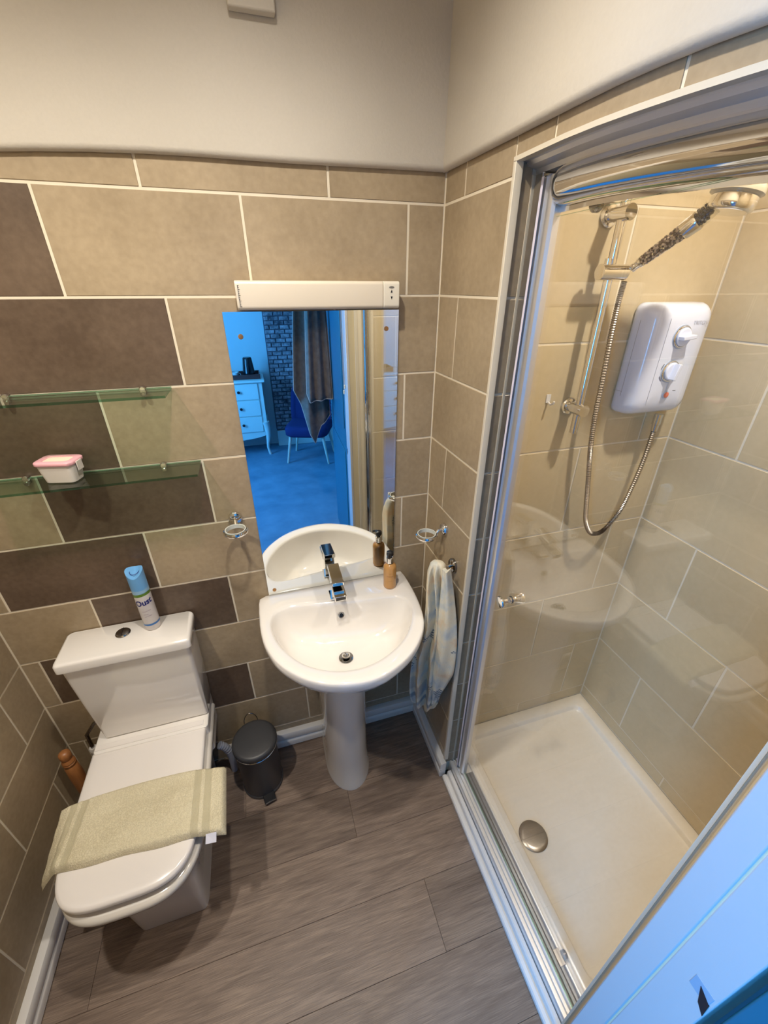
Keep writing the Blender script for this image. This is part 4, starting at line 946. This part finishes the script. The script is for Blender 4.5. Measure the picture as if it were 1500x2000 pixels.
OBJ('wall_bedroom_left', bm, m_bwall, kind='structure', label='bedroom wall with the window', smooth=False)
t = THING('window_1', (-2.25, -2.35, .8), 'white framed bedroom window', 'window', kind='structure')
for a in ((-2.27, -2.22, -2.95, -2.90, .8, 2.3), (-2.27, -2.22, -1.80, -1.75, .8, 2.3), (-2.27, -2.22, -2.37, -2.33, .85, 2.25), (-2.27, -2.22, -2.90, -1.80, .8, .85), (-2.27, -2.22, -2.90, -1.80, 2.25, 2.3)):
    bm = nb(); box(bm, *a); OBJ('window_frame', bm, m_wht, t, smooth=False)
bm = nb(); box(bm, -1.46, -1.4575, -1.165, .12, 0, 2.5)
bm.free()
st('wall_bedroom_near', .0045, 1.6, -1.1745, -1.1655, 0, 2.46, m_bwall, 'bedroom side of the bathroom wall')
st('wall_bedroom_near', -2.3, -.760, -1.21, -1.1655, 0, 2.46, m_bwall, 'bedroom side of the bathroom wall')
# brick chimney breast
wb = st('wall_brick', -.345, 1.5, -4.10, -4.004, .20, 2.46, m_mort, 'dark brick wall of the bedroom chimney breast')
BR = {}
z = .21; row = 0
while z < 1.75:
    x = -.34 - (.055 if row % 2 else 0); 
    while x < .42:
        x0 = max(x, -.340); x1 = min(x + .105, .43); key = round(x1 - x0, 3)
        if x1 - x0 > .02:
            if key not in BR:
                bm = nb(); loft(bm, [[(0.003, 0, .003), (key - .003, 0, .003), (key - .003, 0, .041), (.003, 0, .041)], [(.003, .010, .003), (key - .003, .010, .003), (key - .003, .010, .041), (.003, .010, .041)], [(.007, .014, .007), (key - .007, .014, .007), (key - .007, .014, .037), (.007, .014, .037)]])
                bmesh.ops.recalc_face_normals(bm, faces=bm.faces); me = bpy.data.meshes.new('brick'); bm.to_mesh(me); bm.free(); me.materials.append(m_brick); BR[key] = me
            o = bpy.data.objects.new('brick', BR[key]); COL.objects.link(o); o.parent = wb; o.location = (x0, -4.006 + random.uniform(-.002, .003), z)
        x += .110
    z += .0458; row += 1
bm = nb(); box(bm, -.345, 1.5, -4.10, -3.985, .0, .195); OBJ('trim_4', bm, m_chest, kind='structure', label='white skirting block under the brick wall', bevel=.006)

# chest of drawers
t = THING('chest_of_drawers', (-.82, -3.88, 0), 'white three-drawer chest with curved legs against the bedroom wall', 'chest')
bm = nb(); box(bm, -1.28, -.425, -4.085, -3.665, .85, .875); OBJ('top', bm, m_chest, t, bevel=.005)
bm = nb(); prism(bm, [(-1.25, .85), (-.455, .85), (-.455, .32), (-.46, .26), (-.50, .235), (-.60, .215), (-.85, .19), (-1.10, .215), (-1.24, .235), (-1.25, .26)], -4.07, -3.70, 'y'); OBJ('carcass', bm, m_chest, t, bevel=.003)
for k in range(3):
    z0 = .665 - k * .185
    bm = nb(); box(bm, -1.20, -.505, -3.6995, -3.688, z0, z0 + .175); dw_ = OBJ('drawer', bm, m_chest, t, bevel=.003)
    for xx in (-1.0, -.715):
        bm = nb(); lathe(bm, [(.007, 0), (.006, .012), (.016, .016), (.014, .024), (.004, .027)], (xx, -3.688, z0 + .09), 18, (0, 1, 0)); OBJ('knob', bm, m_kettle, dw_)
for sx, xx in ((1, -.475), (-1, -1.23)):
    for yy in (-3.72, -4.04):
        bm = nb(); tube(bm, catmull([(xx, yy, .40), (xx + sx * .012, yy, .30), (xx + sx * .010, yy, .20), (xx - sx * .005, yy, .10), (xx + sx * .012, yy, .0)], 20, False), [.045 - .030 * min(1, i / 14) for i in range(21)], 12); OBJ('leg', bm, m_chest, t)
t = THING('serving_tray', (-.72, -3.88, .8755), 'dark wooden serving tray on top of the white chest', 'tray')
bm = nb(); box(bm, -.98, -.46, -4.02, -3.75, .8758, .885); OBJ('tray_base', bm, m_tray2, t)
bm = nb()
for a in ((-.98, -.46, -4.02, -4.008), (-.98, -.46, -3.762, -3.75), (-.98, -.968, -4.008, -3.762), (-.472, -.46, -4.008, -3.762)): box(bm, *a, .885, .925)
OBJ('tray_rim', bm, m_tray2, t, smooth=False)
t = THING('kettle', (-.575, -3.86, .8855), 'glossy black jug kettle on the wooden tray', 'kettle')
bm = nb(); lathe(bm, [(.068, 0), (.070, .01), (.064, .06), (.052, .16), (.047, .20), (.040, .208), (.002, .210)], (-.575, -3.86, .8855), 28); OBJ('kettle_body', bm, m_kettle, t)
bm = nb(); tube(bm, catmull([(-.575, -3.81, 1.08), (-.575, -3.78, 1.075), (-.575, -3.775, 1.0), (-.575, -3.80, .93)], 16, False), .009, 10); OBJ('kettle_handle', bm, m_kettle, t)
for (x, y, lb) in ((-.72, -3.84, 'white teacup on the tray nearest the kettle'), (-.79, -3.90, 'white teacup on the tray further left')):
    t = THING('teacup', (x, y, .8855), lb, 'cup', 'teacups on the tray')
    bm = nb(); lathe(bm, [(.022, 0), (.026, .01), (.036, .05), (.038, .06), (.034, .058), (.022, .015), (.001, .012)], (x, y, .8855), 24); OBJ('cup_body', bm, m_cup, t)
    bm = nb(); torus(bm, (x + .040, y, .918), .014, .003, (0, 1, 0), 20, 8); OBJ('cup_handle', bm, m_cup, t)

# chair
t = THING('tub_chair', (.0, -3.45, 0), 'navy upholstered chair with pale wooden legs in the bedroom', 'chair')
Rz = Matrix.Translation((.0, -3.47, 0)) @ Matrix.Rotation(math.radians(20), 4, 'Z')
bm = nb(); rgz = []
for z, s in ((.31, .90), (.33, 1.0), (.40, 1.02), (.425, .95), (.43, .8)): rgz.append([tuple(Rz @ Vector((x * s, y * s, z))) for x, y in rrect(-.235, .235, -.24, .24, .09, 6)])
loft(bm, rgz); OBJ('seat', bm, m_chairf, t, ang=60)
bm = nb(); rgz = []
for z, wv_, yy in ((.38, .23, -.20), (.55, .235, -.225), (.72, .22, -.25), (.80, .19, -.262), (.83, .14, -.266)):
    r = []
    for k in range(16): a = PI * k / 15; r.append(tuple(Rz @ Vector((wv_ * math.cos(a), yy - .06 * math.sin(a) + .08, z))))
    for k in range(16): a = PI - PI * k / 15; r.append(tuple(Rz @ Vector((wv_ * .82 * math.cos(a), yy - .02 * math.sin(a) + .08, z))))
    rgz.append(r)
loft(bm, rgz); OBJ('backrest', bm, m_chairf, t, ang=70)
for sx in (-1, 1):
    for sy in (-1, 1):
        bm = nb(); a = Rz @ Vector((sx * .18, sy * .17, .32)); b = Rz @ Vector((sx * .235, sy * .20, 0)); tube(bm, [a, b], [.018, .011], 12); OBJ('leg', bm, m_leg, t)
